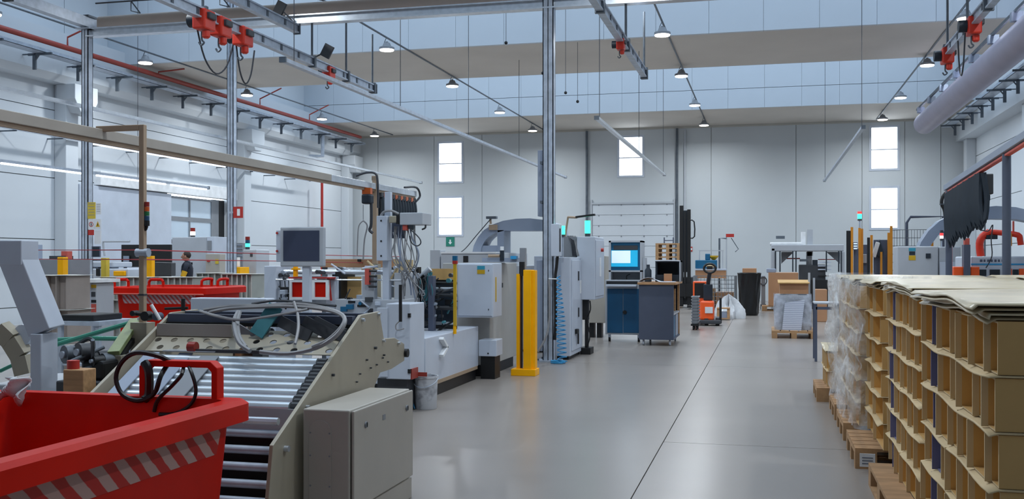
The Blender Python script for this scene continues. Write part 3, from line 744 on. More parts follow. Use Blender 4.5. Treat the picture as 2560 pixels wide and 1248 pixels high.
for u in (568, 660, 755, 856):
    p = onY(u, 832, yR-.16); cyl(p, p+Vector((0, .1, .0)), .022, 10).build('guide_wheel', 'black' if u > 700 else 'galv_dark', cv, True)
p = onY(732, 867, ra.y+.2); box(p.x-.05, p.x+.05, p.y-.03, p.y+.03, p.z-.04, p.z+.035).build('sensor_block', 'mid_grey', cv, bev=.01)
p = onY(480, 868, ra.y+.02); cyl((p.x-.02, p.y, p.z), (p.x+.03, p.y, p.z), .032, 12).build('motor_cap', 'lens_red', cv, True)
box(p.x+.03, p.x+.52, p.y-.01, p.y+.03, p.z-.03, p.z-.012).build('roller_cover', 'dark_grey', cv)
# bent cream pole with arm, holding the festoon rail
def pole(u, vt, vb, ua, zc, label, wpx):
    a = at(u, vt, zc); b = at(u, vb, zc); c = at(ua, vt+2, zc)
    t = thing('bent_pole', label, 'pole', (a.x, a.y, b.z), 'bent beige poles'); wd = wpx*zc/F
    m = MB(); m.box(a.x-wd/2, a.x+wd/2, a.y-wd/2, a.y+wd/2, b.z, a.z); m.build('upright', 'beige', t, bev=.004)
    box(-4.38, a.x-wd/2, a.y-wd/2, a.y+wd/2, a.z-wd, a.z).build('arm', 'beige', t, bev=.004)
    return t, a
ZR_, XR_ = 2.30, -4.36
tp, pa = pole(357, 312, 806, 270, 6.75, 'tall bent beige pole with stack light, left foreground', 14)
p = at(357, 806, 6.75); box(p.x-.06, p.x+.06, p.y-.05, p.y+.05, 0.02, p.z).build('socket', 'cream', tp)
for v in (632, 737): p = at(357, v, 6.75); cyl((p.x-.045, p.y, p.z), (p.x+.045, p.y, p.z), .03, 10).build('wire_clamp', 'galv', tp, True) if v == 632 else box(p.x-.021, p.x+.021, p.y-.021, p.y+.021, p.z-.006, p.z+.006).build('collar', 'dark_grey', tp)
# festoon rail
fr_ = thing('festoon_rail', 'long beige festoon rail running over the left machine line', 'rail', (XR_, 3, ZR_-.06))
ye = onX(1035, 490, XR_).y
box(XR_-.035, XR_+.035, 3.5, ye-2.6, ZR_-.035, ZR_+.035).build('rail_profile', 'beige_rail', fr_, bev=.004)
box(XR_-.035, XR_+.035, ye-2.6, ye, ZR_-.035, ZR_+.035).build('rail_profile', 'steel_bright', fr_, bev=.004)
box(XR_-.02, XR_+.02, 3.5, ye, ZR_-.06, ZR_-.035).build('track', 'beige', fr_)
# stack light on the pole
sl = thing('stack_light', 'red orange green stack light fixed to the tall beige pole', 'stack light', tuple(at(368, 575, 6.75)))
x = at(369, 500, 6.75).x; y = pa.y; zz = [at(369, v, 6.75).z for v in (505, 517, 529, 540, 552)]
for k, mt in enumerate(('lens_red', 'lens_orange', 'lens_green', 'lens_blue')): cyl((x, y, zz[k+1]+.001), (x, y, zz[k]-.001), .017, 12).build('lens', mt, sl, True)
cyl((x, y, at(0, 565, 6.75).z), (x, y, zz[4]), .018, 12).build('base', 'black', sl, True)
tube([(x, y, at(0, 565, 6.75).z), (x-.01, y, at(0, 574, 6.75).z), (pa.x+.01, y, at(0, 574, 6.75).z)], .01).build('bracket', 'black', sl)
# second pole
tp2, pb = pole(938, 440, 660, 885, 11.6, 'bent beige pole near the far end of the festoon rail', 12)
p = at(938, 660, 11.6); box(p.x-.05, p.x+.05, p.y-.05, p.y+.05, .02, p.z).build('socket', 'cream', tp2)
tube([at(890, 440, 11.5), at(915, 432, 11.5), at(938, 434, 11.5), at(944, 455, 11.5), at(945, 520, 11.5)], .014, 6).build('hose', 'cable_dark', tp2, True)
# black festoon cables hung from rail
fc = thing('festoon_cables', 'bunched black flat cables hanging from the festoon rail end', 'cables', (XR_, ye-.8, 1.9))
y0f = onX(945, 470, XR_).y
for k in range(13):
    y = y0f+.05+(ye-.12-y0f)*k/12; zb = ZR_-.44-.02*math.sin(k*2.1)
    tube([(XR_-.012, y, ZR_-.1), (XR_-.03, y-.03, ZR_-.25), (XR_, y, zb), (XR_+.03, y+.03, ZR_-.25), (XR_+.012, y+.04, ZR_-.1)], .026, 6).build('cable_loop', 'black_blue', fc, True)
    cc = box(XR_-.03, XR_+.03, y-.015, y+.06, ZR_-.11, ZR_-.058).build('trolley', 'amber' if k % 2 else 'dark_grey', fc)
tube([(XR_, ye-.35, ZR_+.06), (XR_+.05, ye-.05, ZR_+.08), (XR_+.06, ye+.06, ZR_-.02), (XR_+.03, ye-.02, ZR_-.1)], .014).build('supply_hose', 'cable_dark', fc, True)
hz = thing('cable_hoist', 'dark blue chain hoist with hanging sling at the festoon rail', 'hoist', tuple(at(915, 700, 11.3)))
p = at(918, 497, 11.3); box(p.x-.05, p.x+.06, p.y-.06, p.y+.06, p.z-.06, p.z+.05).build('body', 'black_blue', hz, bev=.02)
box(p.x-.05, p.x+.05, p.y-.03, p.y+.03, p.z+.05, p.z+.12).build('trolley', 'amber', hz)
a = at
tube([a(908, 512, 11.3), a(908, 550, 11.3)], .004, 5, 1).build('chain', 'mid_grey', hz)
tube([a(908, 552, 11.3), a(897, 565, 11.3), a(894, 600, 11.3), a(893, 640, 11.3)], .007).build('sling', 'cable_grey', hz, True)
tube([a(908, 552, 11.3), a(918, 565, 11.3), a(911, 600, 11.3), a(908, 650, 11.3)], .009).build('sling', 'cable_grey', hz, True)
tube([a(928, 505, 11.3), a(928, 560, 11.3), a(924, 575, 11.3), a(932, 583, 11.3)], .017).build('pendant_cable', 'cable_dark', hz, True)
# loops of grey cable lying over the conveyor
cb = thing('cable_bundle', 'loose loops of grey cable lying over the cream conveyor', 'cables', tuple(onY(700, 830, yR-.2)))
Q = lambda u, v, d=0: onY(u, v, yR-.15+d)
tube([Q(500, 778, .05), Q(540, 790, -.1), Q(600, 800, -.15), Q(680, 790, -.12), Q(760, 775, -.05), Q(770, 772, 0)], .009).build('cable', 'cable_grey', cb, True)
tube([Q(520, 782, .1), Q(570, 772, .05), Q(640, 768, 0), Q(720, 766, 0), Q(800, 772, -.05), Q(850, 785, -.15), Q(862, 805, -.25), Q(840, 840, -.3), Q(790, 870, -.32), Q(720, 885, -.34), Q(650, 880, -.34)], .013).build('cable', 'cable_grey', cb, True)
tube([Q(510, 775, .1), Q(580, 765, .08), Q(660, 764, .02), Q(740, 760, 0), Q(820, 772, -.05), Q(858, 790, -.15), Q(855, 815, -.25), Q(820, 850, -.3), Q(780, 868, -.33)], .011).build('cable', 'cable_grey', cb, True)
tube([Q(595, 780, 0), Q(586, 800, -.1), Q(588, 830, -.25), Q(600, 860, -.32), Q(625, 878, -.36)], .014).build('cable', 'cable_grey', cb, True)
tube([Q(600, 780, 0), Q(594, 805, -.1), Q(598, 840, -.25), Q(615, 868, -.32)], .012).build('cable', 'cable_grey', cb, True)
tube([Q(735, 755, 0), Q(744, 785, -.08), Q(746, 820, -.2), Q(738, 860, -.3)], .009).build('cable', 'cable_grey', cb, True)
tube([Q(630, 760, .1), Q(690, 752, .08), Q(760, 757, .05), Q(840, 765, 0)], .008).build('cable', 'cable_dark', cb, True)
# white beam lying behind
zc = 7.6; p0 = at(476, 745, zc); p1 = at(690, 790, zc)
o = box(p0.x, p1.x, p0.y, p0.y+.14, p1.z, p0.z).build('box_beam', 'white_paint', None, bev=.008); tag(o, 'white painted box beam behind the cream conveyor', 'beam')
bx_ = thing('beam_trestle', 'dark trestle carrying the white box beam', 'trestle', (p0.x, p0.y, 0))
for xx in (p0.x+.08, p1.x-.08): box(xx-.04, xx+.04, p0.y+.02, p0.y+.12, 0, p1.z-.002).build('leg', 'dark_grey', bx_)
# ---------------------------------------------------------------- electrical cabinet
ec = thing('electrical_cabinet', 'beige electrical cabinet with two latches beside the conveyor, front centre', 'cabinet', (-2.22, 5.4, 0))
x0, x1, y0, y1, zt = -2.385, -2.12, 4.94, 5.87, .665
box(x0, x1, y0, y1, .13, zt).build('body', 'cream_box', ec, bev=.008)
box(x0, x1+.012, y0+.0, y1, .0, .125).build('plinth', 'cream_box', ec, bev=.004)
d = box(x1+.006, x1+.022, y0+.012, y1-.004, .137, zt-.006).build('door', 'cream_box', ec, bev=.006)
for yy, zz_ in ((y0+.17, zt-.1), (y1-.12, zt-.1)):
    cyl((x1+.02, yy, zz_), (x1+.03, yy, zz_), .017, 14).build('latch', 'mid_grey', d, True); box(x1+.03, x1+.033, yy-.004, yy+.004, zz_-.012, zz_+.012).build('latch_slot', 'black', d)
box(x1+.022, x1+.024, y0+.42, y0+.46, zt-.115, zt-.085).build('label_plate', 'mid_grey', d)
arch = [(x0+.035, .02), (x0+.165, .02)]+[(x0+.1+.065*math.cos(a_), zt-.12+.065*math.sin(a_)) for a_ in [math.pi*k/8 for k in range(9)]]
cp = prism(arch, 'y', y0-.004, y0).build('cover_plate', 'cream_box', ec, bev=.002)
for zz_ in (.1, .26, .42, .54):
    for xx in (x0+.045, x0+.155): cyl((xx, y0-.007, zz_), (xx, y0-.003, zz_), .005, 8).build('screw', 'mid_grey', cp)
# ---------------------------------------------------------------- rear red bin
zcB = 13.9
a = onZ(275, 735, 1.05); Yb = at(400, 735, zcB).y
xa, xb = onY(270, 735, Yb).x, onY(556, 735, Yb).x
hh = [(onY(u, 710, Yb).x, Yb+.05, .22, .1) for u in (298, 385)]
red_bin(xa, xb-.28, Yb, Yb+1.2, 1.09, .26, 'red waste bin with white hatched band standing before the grey stacks', hh, 'hatch_far', 'y')
t = [o for o in COL.objects if o.name == 'waste_bin.001'][0]
for u in (455, 535):
    x = min(onY(u, 710, Yb).x, xb-.36); m = MB(); m.tube([(x, Yb+.5, 1.06), (x, Yb+.5, 1.16), (x+.03, Yb+.55, 1.19), (x+.03, Yb+.72, 1.19), (x, Yb+.76, 1.16), (x, Yb+.76, 1.06)], .02, 8, 2); m.build('handle', 'red', t, True)
# ---------------------------------------------------------------- white machine frame far left
zc = 6.5
fm = thing('steel_frame', 'white painted steel frame with slanted beam at the left edge', 'machine frame', tuple(Vector((at(110, 900, zc).x, at(110, 900, zc).y, 0))))
p0 = at(75, 835, zc); p1 = at(108, 835, zc)
box(p0.x, p1.x, p0.y, p0.y+.16, 0, p0.z).build('post', 'white_paint', fm, bev=.006)
A = at(106, 830, zc)+Vector((-.03, .08, .0)); B = at(20, 640, zc)+Vector((0, .08, 0)); 
MB().bar(A, B, .16, .17, up=(1, 0, .4)).build('slanted_beam', 'white_paint', fm, bev=.006)
box(at(-120, 0, zc).x, B.x+.1, B.y-.08, B.y+.08, B.z-.06, B.z+.1).build('top_beam', 'white_paint', fm, bev=.006)
n = 10; m = MB()
pts = [(0, 822), (30, 850), (55, 890), (66, 935)]
for (u0, v0), (u1, v1) in zip(pts[:-1], pts[1:]): m.bar(at(u0, v0, zc+.3), at(u1, v1, zc+.3), .12, .09, up=(0, -1, 0))
m.build('curved_guard', 'cream', fm)
p = at(55, 838, zc+.3); cyl(p, p+Vector((0, .06, 0)), .07, 16).build('bearing_ring', 'white_paint', fm, True)
box(at(-120, 0, zc).x, p1.x, p0.y+.2, p0.y+.9, .0, .62).build('base_housing', 'pale_grey', fm, bev=.01)
# dark mechanism behind the bin
mc = thing('gear_mechanism', 'dark oily gear mechanism between the white frame and the conveyor', 'mechanism', tuple(Vector((at(220, 900, 6.2).x, at(220, 900, 6.2).y, 0))))
base = at(225, 960, 6.2)
box(at(150, 0, 6.3).x, at(272, 0, 6.3).x, base.y, base.y+.5, 0, at(0, 955, 6.2).z).build('bed', 'dark_grey', mc, bev=.01)
box(at(205, 0, 6.3).x, at(272, 0, 6.3).x, base.y+.06, base.y+.4, at(0, 955, 6.2).z, at(0, 905, 6.2).z).build('gearbox', 'black', mc, bev=.02)
random.seed(11)
for k in range(9):
    u = 160+12*k; v = 880+random.uniform(-12, 30); p = at(u, v, 6.25+random.uniform(0, .25)); r = random.uniform(.03, .06)
    g_ = cyl(p, p+Vector((.03, .06, .0)), r, 14).build('gear', random.choice(['black', 'galv_dark', 'dark_grey']), mc, True)
    cyl(p+Vector((-.004, -.02, 0)), p, r*.4, 10).build('hub', 'galv', g_, True)
for (u0, v0, u1, v1) in ((175, 905, 260, 868), (190, 930, 268, 905), (232, 850, 232, 925)): MB().cyl(at(u0, v0, 6.2), at(u1, v1, 6.35), .012, 8).build('shaft', 'galv_dark', mc, True)
tube([at(190, 866, 6.4), at(218, 848, 6.4), at(232, 855, 6.4), at(231, 890, 6.4)], .014).build('lever', 'dark_grey', mc, True)
# wooden block with red button
wk = thing('button_box', 'wooden block with a red push button behind the near bin', 'push button', tuple(at(185, 965, 5.9)))
pz = at(185, 940, 5.9); q = at(215, 962, 5.9)
box(at(152, 0, 5.9).x, at(212, 0, 5.9).x, pz.y, pz.y+.12, .0, at(0, 925, 5.9).z).build('block', 'wood', wk, bev=.005)
p = at(166, 925, 5.9); cyl((p.x, p.y+.06, p.z), (p.x, p.y+.06, p.z+.05), .035, 14).build('button', 'red_sign', wk, True)
# green pipes
gp = thing('green_pipes', 'green painted pipes behind the white frame at left', 'pipes', tuple(at(200, 850, 7.2)), None)
tube([at(140, 862, 7.2), at(320, 809, 7.2)], .017, 8, 1).build('pipe', 'green_pipe', gp, True)
tube([at(145, 850, 7.3), at(230, 846, 7.3), at(360, 848, 7.3)], .017, 8, 1).build('pipe', 'green_pipe', gp, True)
tube([at(0, 928, 6.9), at(70, 895, 6.9)], .013, 8, 1).build('pipe', 'green_pipe', gp, True)
p = at(360, 848, 7.3); box(p.x-.03, p.x+.03, p.y-.03, p.y+.03, 0, p.z+.02).build('pipe_stand', 'galv_dark', gp)
# olive inclined guide beside conveyor
og = thing('inclined_guide', 'olive green inclined guide bar with drilled end plate', 'guide bar', tuple(Vector((at(300, 860, 6.6).x, at(300, 860, 6.6).y, 0))))
MB().bar(at(284, 884, 6.4), at(340, 800, 6.9), .075, .03, up=(.3, -1, .3)).build('bar', 'olive', og, bev=.003)
MB().bar(at(292, 894, 6.45), at(346, 822, 6.9), .07, .03, up=(.3, -1, .3)).build('lower_bar', 'black', og)
p = at(353, 820, 6.85); box(p.x-.03, p.x+.03, p.y, p.y+.02, p.z-.07, p.z+.07).build('end_plate', 'white_paint', og)
for dz in (.04, -.01): cyl((p.x, p.y-.003, p.z+dz), (p.x, p.y+.001, p.z+dz), .012, 10).build('hole', 'black', og)
p = at(285, 890, 6.4); box(p.x-.05, p.x+.05, p.y, p.y+.1, 0, p.z).build('stand', 'cream', og)
# black clamps on the pole foot
ck = thing('clamp_arm', 'black clamp arm with blue joint at the foot of the tall pole', 'clamp', tuple(at(370, 800, 6.7)))
cyl(at(326, 784, 6.65), at(400, 790, 6.65), .012, 8).build('rod', 'black', ck, True)
for u, v, r in ((330, 784, .018), (361, 791, .032), (388, 792, .026)): p = at(u, v, 6.62); cyl(p, p+Vector((0, .06, 0)), r, 12).build('knob', 'black' if u < 380 else 'slate', ck, True)
MB().cyl(at(378, 762, 6.6), at(400, 800, 6.6), .012, 8).build('pin', 'white', ck, True)
MB().cyl(at(412, 772, 6.7), at(470, 770, 6.7), .009, 8).build('lever', 'black', ck, True)
p = at(458, 766, 6.7); cyl((p.x, p.y, p.z-.06), (p.x, p.y, p.z+.05), .014, 8).build('lever_post', 'black', ck, True)
# red safety wires
for v0, v1, zz, nmn in ((626, 636, 1.51, 'upper'), (648, 653, 1.452, 'lower')):
    pa_ = at(-40, v0, 8.5); pb_ = at(357, v0-1 if v0 < 640 else v0+1, 6.75); pc = at(700, v1, 11.4); pd = at(1000, v1+6, 12.9)
    o = tube([pa_, pb_, pc, pd], .0045, 5, 1).build('safety_wire', 'red_wire', None); tag(o, '%s red safety wire stretched past the tall beige pole' % nmn, 'wire', 'red safety wires')
# ================================================================== MIDDLE MACHINE LINE
def FB(u0, v0, u1, v1, Y, d, z0=None, m=None):
    a = onY(u0, v0, Y); b = onY(u1, v1, Y)
    return (m or MB()).box(a.x, b.x, Y, Y+d, b.z if z0 is None else z0, a.z)
def base_at(u, Y): p = onY(u, 700, Y); return (p.x, Y, 0)
def Yat(u, zc): return at(u, 0, zc).y
def stacklight(u, v0, v1, Y, lenses, label, r=None, pole_to=None, name='stack_light'):
    a = onY(u, v0, Y); b = onY(u, v1, Y); r = r or (a.z-b.z)*.13
    t = thing(name, label, 'stack light', tuple(b)); n = len(lenses); h = (a.z-b.z)*.8/n; z = a.z
    for mt in lenses: cyl((a.x, Y, z-h+.002), (a.x, Y, z), r, 12).build('lens', mt, t, True); z -= h
    cyl((a.x, Y, b.z), (a.x, Y, z), r*.95, 12).build('base', 'dark_grey', t, True)
    if pole_to is not None: cyl((a.x, Y, pole_to), (a.x, Y, b.z), r*.4, 8).build('pole', 'galv', t, True)
    return t
# ---- operator monitor
Ym = Yat(755, 10.3)
mo = thing('operator_monitor', 'grey framed operator monitor on a white post', 'monitor', base_at(768, Ym))
fr = FB(700, 568, 808, 667, Ym, .07).build('frame', 'pale_grey', mo, bev=.012)
FB(708, 577, 798, 653, Ym-.004, .005).build('screen', 'screen', mo)
FB(690, 576, 703, 655, Ym+.03, .05).build('side_bracket', 'white_paint', mo, bev=.005)
for v in (583, 628): p = onY(693, v, Ym+.025); cyl((p.x, p.y-.01, p.z), (p.x, p.y, p.z), .012, 8).build('red_knob', 'red_sign', mo)
FB(755, 667, 773, 700, Ym+.02, .07, 0.02).build('post', 'white_paint', mo, bev=.005)
p = base_at(764, Ym); box(p[0]-.2, p[0]+.2, Ym-.1, Ym+.3, 0, .02).build('foot', 'white_paint', mo)
# ---- sheet feeder: frames, rollers, cardboard web
Yf = Yat(800, 11.2)
sf = thing('sheet_feeder', 'open sheet feeder with silver rollers and cardboard web behind the monitor', 'machine', base_at(800, Yf))
FB(660, 665, 690, 760, Yf, .5, .02).build('side_frame', 'white_paint', sf, bev=.008)
FB(815, 692, 838, 760, Yf, .5, .02).build('side_frame', 'white_paint', sf, bev=.008)
FB(838, 680, 852, 760, Yf+.1, .4, .02).build('inner_frame', 'black', sf)
FB(985, 682, 1003, 760, Yf, .5, .02).build('side_frame', 'pale_grey', sf, bev=.008)
a = onY(690, 680, Yf+.15); b = onY(985, 680, Yf+.15)
cyl((a.x, a.y, a.z), (b.x, b.y, a.z), .028, 14).build('roller', 'steel_bright', sf, True)
a = onY(690, 699, Yf); b = onY(1003, 699, Yf); cyl((a.x, a.y, a.z), (b.x, b.y, a.z), .009, 8).build('tie_rod', 'steel_bright', sf, True)
FB(855, 692, 902, 748, Yf+.28, .02).build('card_web', 'card', sf)
FB(690, 690, 815, 760, Yf+.42, .02).build('back_panel', 'mid_grey', sf)
FB(838, 748, 1003, 800, Yf-.05, .6, .02).build('bed', 'pale_grey', sf, bev=.008)
FB(870, 752, 888, 758, Yf-.06, .02).build('slot', 'black', sf); FB(893, 762, 915, 768, Yf-.06, .02).build('slot', 'black', sf)
for u in (700, 712, 722): MB().bar(onY(u, 702, Yf+.05), onY(u+3, 745, Yf+.05), .012, .012, up=(0, 1, 0)).build('lever', 'galv_dark', sf)
for u, v in ((700, 688), (712, 690), (792, 680), (803, 682), (845, 672)): p = onY(u, v, Yf+.05); cyl(p, p+Vector((.0, .08, 0)), .022, 10).build('knob', 'dark_grey', sf, True)
FB(733, 662, 741, 692, Yf-.05, .04).build('yellow_bracket', 'yellow', sf)
FB(728, 671, 746, 675, Yf-.06, .05).build('yellow_bracket', 'yellow', sf)
# red boxes with white frames
for i, (u0, u1) in enumerate(((723, 767), (780, 820))):
    yy = Yf-.12
    t = thing('red_guard', '%s red guard panel in a white frame on the sheet feeder' % ('left' if i == 0 else 'right'), 'guard panel', tuple(onY((u0+u1)/2, 752, yy)), 'red guard panels')
    m = MB(); FB(u0, 700, u1, 706, yy, .04, m=m); FB(u0, 743, u1, 750, yy, .04, m=m); FB(u0, 706, u0+6, 743, yy, .04, m=m); FB(u1-6, 706, u1, 743, yy, .04, m=m)
    m.build('frame', 'white', t); FB(u0+6, 706, u1-6, 743, yy+.02, .015).build('panel', 'red', t)
    FB(u0-2, 693, u1+8, 697, yy, .12).build('top_rail', 'red_sign', t)
    if i: MB().bar(onY(822, 697, yy+.05), onY(828, 752, yy+.05), .02, .012, up=(0, 1, 0)).build('side_bar', 'red_sign', t)
# ---- long wooden board on the line
Yw = Yat(900, 12.4)
t = thing('wooden_board', 'long tan wooden board lying across the machine line', 'board', tuple(onY(900, 670, Yw)))
FB(800, 648, 1000, 669, Yw, .12).build('board', 'card_box', t, bev=.004)
for u in (812, 985): p = onY(u, 668, Yw+.06); box(p.x-.02, p.x+.02, Yw+.02, Yw+.1, 0, p.z).build('support', 'galv_dark', t)
p = onY(898, 648, Yw-.01); MB().box(p.x-.02, p.x+.02, Yw-.02, Yw, p.z-.03, p.z).build('black_clip', 'black', t)
# ---- white post with plate and overhead arm box
Yp = Yat(960, 10.9)
wp = thing('machine_post', 'white machine post with bolted plate and overhead connection box', 'machine', base_at(965, Yp))
FB(956, 650, 972, 780, Yp+.08, .09, .02).build('post', 'white_paint', wp, bev=.005)
pl = FB(941, 540, 967, 652, Yp, .16).build('plate', 'white_paint', wp, bev=.006)
for v in (552, 603, 640): p = onY(953, v, Yp); cyl((p.x, Yp-.006, p.z), (p.x, Yp, p.z), .01, 8).build('bolt_hole', 'black', pl)
FB(961, 480, 976, 545, Yp+.1, .06).build('mast', 'white_paint', wp, bev=.004)
FB(972, 540, 990, 557, Yp+.02, .1).build('coupling', 'cream', wp, bev=.008)
FB(990, 538, 999, 560, Yp+.03, .09).build('gasket', 'black', wp)
FB(999, 532, 1056, 562, Yp, .3).build('connection_box', 'pale_grey', wp, bev=.008)
FB(1006, 560, 1017, 576, Yp+.02, .06).build('red_plug', 'red_worn', wp, bev=.005); FB(1020, 562, 1034, 572, Yp+.05, .05).build('plug', 'galv_dark', wp)
FB(976, 558, 1012, 596, Yp+.22, .02).build('dark_rack', 'slate', wp)
tube([onY(952, 540, Yp+.06), onY(960, 530, Yp+.06), onY(978, 527, Yp+.06), onY(997, 535, Yp+.06)], .014).build('conduit', 'cable_grey', wp, True)
tube([onY(1064, 562, Yp+.1), onY(1063, 570, Yp+.1), onY(1055, 574, Yp+.1)], .01).build('hook', 'dark_grey', wp, True)
# bundle of hanging wires
hw = thing('hanging_wires', 'tangle of grey wires hanging below the overhead connection box', 'wires', tuple(onY(1020, 690, Yp)))
random.seed(5)
for k in range(14):
    u0 = random.uniform(985, 1040); u3 = random.uniform(985, 1060); ud = random.uniform(-12, 22)
    tube([onY(u0, 566, Yp+.12), onY(u0+ud*.4, 600, Yp+.1), onY(u0+ud+3, random.uniform(635, 660), Yp+.06), onY(u3, random.uniform(690, 730), Yp+.15), onY(u3+random.uniform(-8, 10), random.uniform(735, 765), Yp+.2)], random.choice((.005, .006, .009)), 5).build('wire', random.choice(('cable_grey', 'cable_grey', 'blue_grey', 'cable_dark')), hw, True)
tube([onY(1028, 575, Yp), onY(1048, 595, Yp), onY(1052, 608, Yp), onY(1043, 615, Yp), onY(1030, 608, Yp), onY(1024, 590, Yp)], .007, 5).build('wire', 'cable_dark', hw, True)
MB().bar(onY(985, 580, Yp+.2), onY(1018, 680, Yp+.2), .03, .012, up=(0, 1, 0)).build('white_strip', 'white', hw)
# ---- white control cabinet of the gluing unit
Yc = onX(1025, 800, -3.28).y; xr = -3.28
gc = thing('gluing_unit', 'white gluing unit cabinet with long low base beside the aisle', 'machine', (xr-.3, Yc, 0))
a = onY(965, 760, Yc)
box(a.x, xr, Yc, Yc+.42, .32, 1.04).build('cabinet', 'white_paint', gc, bev=.008)
box(a.x+.02, xr-.33, Yc-.012, Yc, .34, 1.0).build('cabinet_door', 'white_paint', gc, bev=.004)
for z in (.4, .93):
    box(xr-.02, xr+.004, Yc-.01, Yc+.02, z-.02, z+.02).build('hinge', 'black', gc)
box(xr-.35, xr-.05, Yc+.05, Yc+.36, 0, .32).build('pedestal', 'dark_grey', gc)
p = onY(1003, 770, Yc-.03); cyl((p.x, Yc-.05, p.z-.13), (p.x, Yc-.05, p.z+.22), .016, 10).build('black_rod', 'black', gc, True)
tube([onY(1003, 800, Yc-.05), onY(990, 812, Yc-.05), onY(992, 825, Yc-.05), onY(1010, 822, Yc-.05)], .006).build('cord', 'cable_grey', gc, True)
XB = -3.42; yb0 = onX(1063, 800, XB).y; yb1 = onX(1196, 800, XB).y
box(XB-.8, XB, yb0, yb1, .16, .65).build('base_housing', 'white_paint', gc, bev=.01)
box(XB-.75, XB-.03, yb0+.02, yb1-.02, 0, .16).build('base_plinth', 'black', gc)
box(XB-.02, XB+.004, yb0+.3, yb1-.05, .13, .17).build('kick_strip', 'beige', gc)
p0 = onX(1098, 846, XB); p1 = onX(1110, 868, XB); p2 = onX(1098, 890, XB)
MB().bar((XB+.02, p0.y, p0.z), (XB+.02, p1.y, p1.z), .03, .06, up=(1, 0, 0)).bar((XB+.02, p1.y, p1.z), (XB+.02, p2.y, p2.z), .03, .06, up=(1, 0, 0)).build('handle', 'white', gc)
box(XB+.0, XB+.03, yb0+.06, yb0+.1, .22, .27).build('latch', 'black', gc); box(XB, XB+.012, yb0+.02, yb0+.2, .17, .178).build('bracket', 'black', gc)
box(xr, xr+.012, Yc+.02, Yc+.2, .32, .42).build('red_guard', 'red_pipe', gc); box(xr, xr+.1, Yc+.2, Yc+.21, .33, .37).build('red_guard', 'red_pipe', gc)
# dark transport mechanism between the units
tm = thing('transport_mechanism', 'dark chain and roller mechanism before the cream press cabinet', 'mechanism', base_at(1090, Yat(1090, 11.6)))
Yt = Yat(1090, 11.6)
FB(1030, 668, 1046, 840, Yt+.1, .1, .6).build('frame_plate', 'black', tm)
FB(1070, 690, 1083, 835, Yt-.1, .1, .62).build('frame_plate', 'slate', tm, bev=.004)
FB(1046, 690, 1140, 835, Yt+.35, .03, .62).build('back_plate', 'black_blue', tm)
FB(985, 650, 1030, 790, Yt+.3, .05, .6).build('card_panel', 'card_light', tm)
FB(1072, 672, 1140, 700, Yt+.3, .05).build('card_panel', 'card', tm)
for v, mt, r in ((722, 'steel_bright', .02), (708, 'black', .018), (738, 'dark_grey', .02), (770, 'dark_grey', .025), (808, 'steel_bright', .018), (818, 'black', .02)):
    a = onY(1083, v, Yt+.12); b = onY(1142, v, Yt+.12); cyl((a.x, a.y, a.z), (b.x, b.y, a.z), r, 12).build('roller', mt, tm, True)
MB().cyl(onY(1040, 705, Yt), onY(1075, 672, Yt), .035, 12).build('cylinder', 'pale_grey', tm, True); MB().cyl(onY(1030, 716, Yt), onY(1060, 688, Yt-.03), .016, 8).build('piston', 'black', tm, True)
MB().bar(onY(1062, 760, Yt), onY(1076, 680, Yt), .05, .02, up=(0, 1, 0)).build('teal_lever', 'teal_strap', tm)
for k in range(8):
    u = random.uniform(1030, 1075); tube([onY(u, random.uniform(680, 700), Yt-.08), onY(u+random.uniform(-12, 16), 730, Yt-.1), onY(u+random.uniform(-20, 25), 765, Yt-.06), onY(u+random.uniform(-10, 40), random.uniform(775, 800), Yt+.02)], .006, 5).build('air_line', random.choice(('cable_grey', 'hose_blue', 'teal_strap', 'cable_dark')), tm, True)
for k in range(5):
    a = onY(975+6*k, 705, Yt-.2); tube([onY(900+10*k, 740+6*k, Yt-.4), onY(950, 745+3*k, Yt-.4), onY(1000, 768+3*k, Yt-.3), onY(1030, 770, Yt-.2)], .007, 5).build('air_line', random.choice(('cable_grey', 'pale_grey')), tm, True)
for v in (690, 703, 716, 729): p = onY(922, v-12, Yf-.05); cyl(p, p+Vector((.09, 0, 0)), .011, 8).build('valve', 'black', sf, True)
FB(912, 672, 922, 712, Yf-.07, .06).build('valve_block', 'red_worn', sf); FB(905, 690, 935, 760, Yf-.02, .1).build('valve_stand', 'pale_grey', sf, bev=.004)
random.seed(17)
def clutter(par, Yc_, u0, u1, v0, v1, n, cols):
    for k in range(n):
        u, v = random.uniform(u0, u1), random.uniform(v0, v1); p = onY(u, v, Yc_+random.uniform(-.06, .2)); mt = random.choice(cols); q = random.random()
        if q < .35: r = random.uniform(.012, .03); cyl(p, p+Vector((0, .07, 0)), r, 10).build('guide_wheel', mt, par, True)
        elif q < .7: d_ = Vector((random.uniform(-1, 1), random.uniform(-.2, .2), random.uniform(-.6, .6))).normalized()*random.uniform(.06, .16); cyl(p-d_, p+d_, random.uniform(.006, .013), 8).build('rod', mt, par, True)
        else: a_ = random.uniform(.02, .05); box(p.x-a_, p.x+a_, p.y, p.y+.06, p.z-a_*.7, p.z+a_*.7).build('block', mt, par, bev=.004)
clutter(tm, Yt-.05, 1030, 1130, 680, 825, 40, ('black', 'black', 'dark_grey', 'black_blue', 'teal_strap', 'galv', 'steel_bright'))
clutter(tm, Yt-.15, 985, 1045, 660, 760, 16, ('black', 'cable_grey', 'galv', 'white_paint', 'hose_blue'))
clutter(sf, Yf-.08, 850, 950, 745, 790, 22, ('black', 'dark_grey', 'galv', 'white_paint', 'teal'))
clutter(sf, Yf-.03, 690, 730, 680, 755, 12, ('black', 'dark_grey', 'galv'))
clutter(sf, Yf+.05, 838, 985, 668, 690, 16, ('dark_grey', 'galv', 'white_paint', 'card_light'))
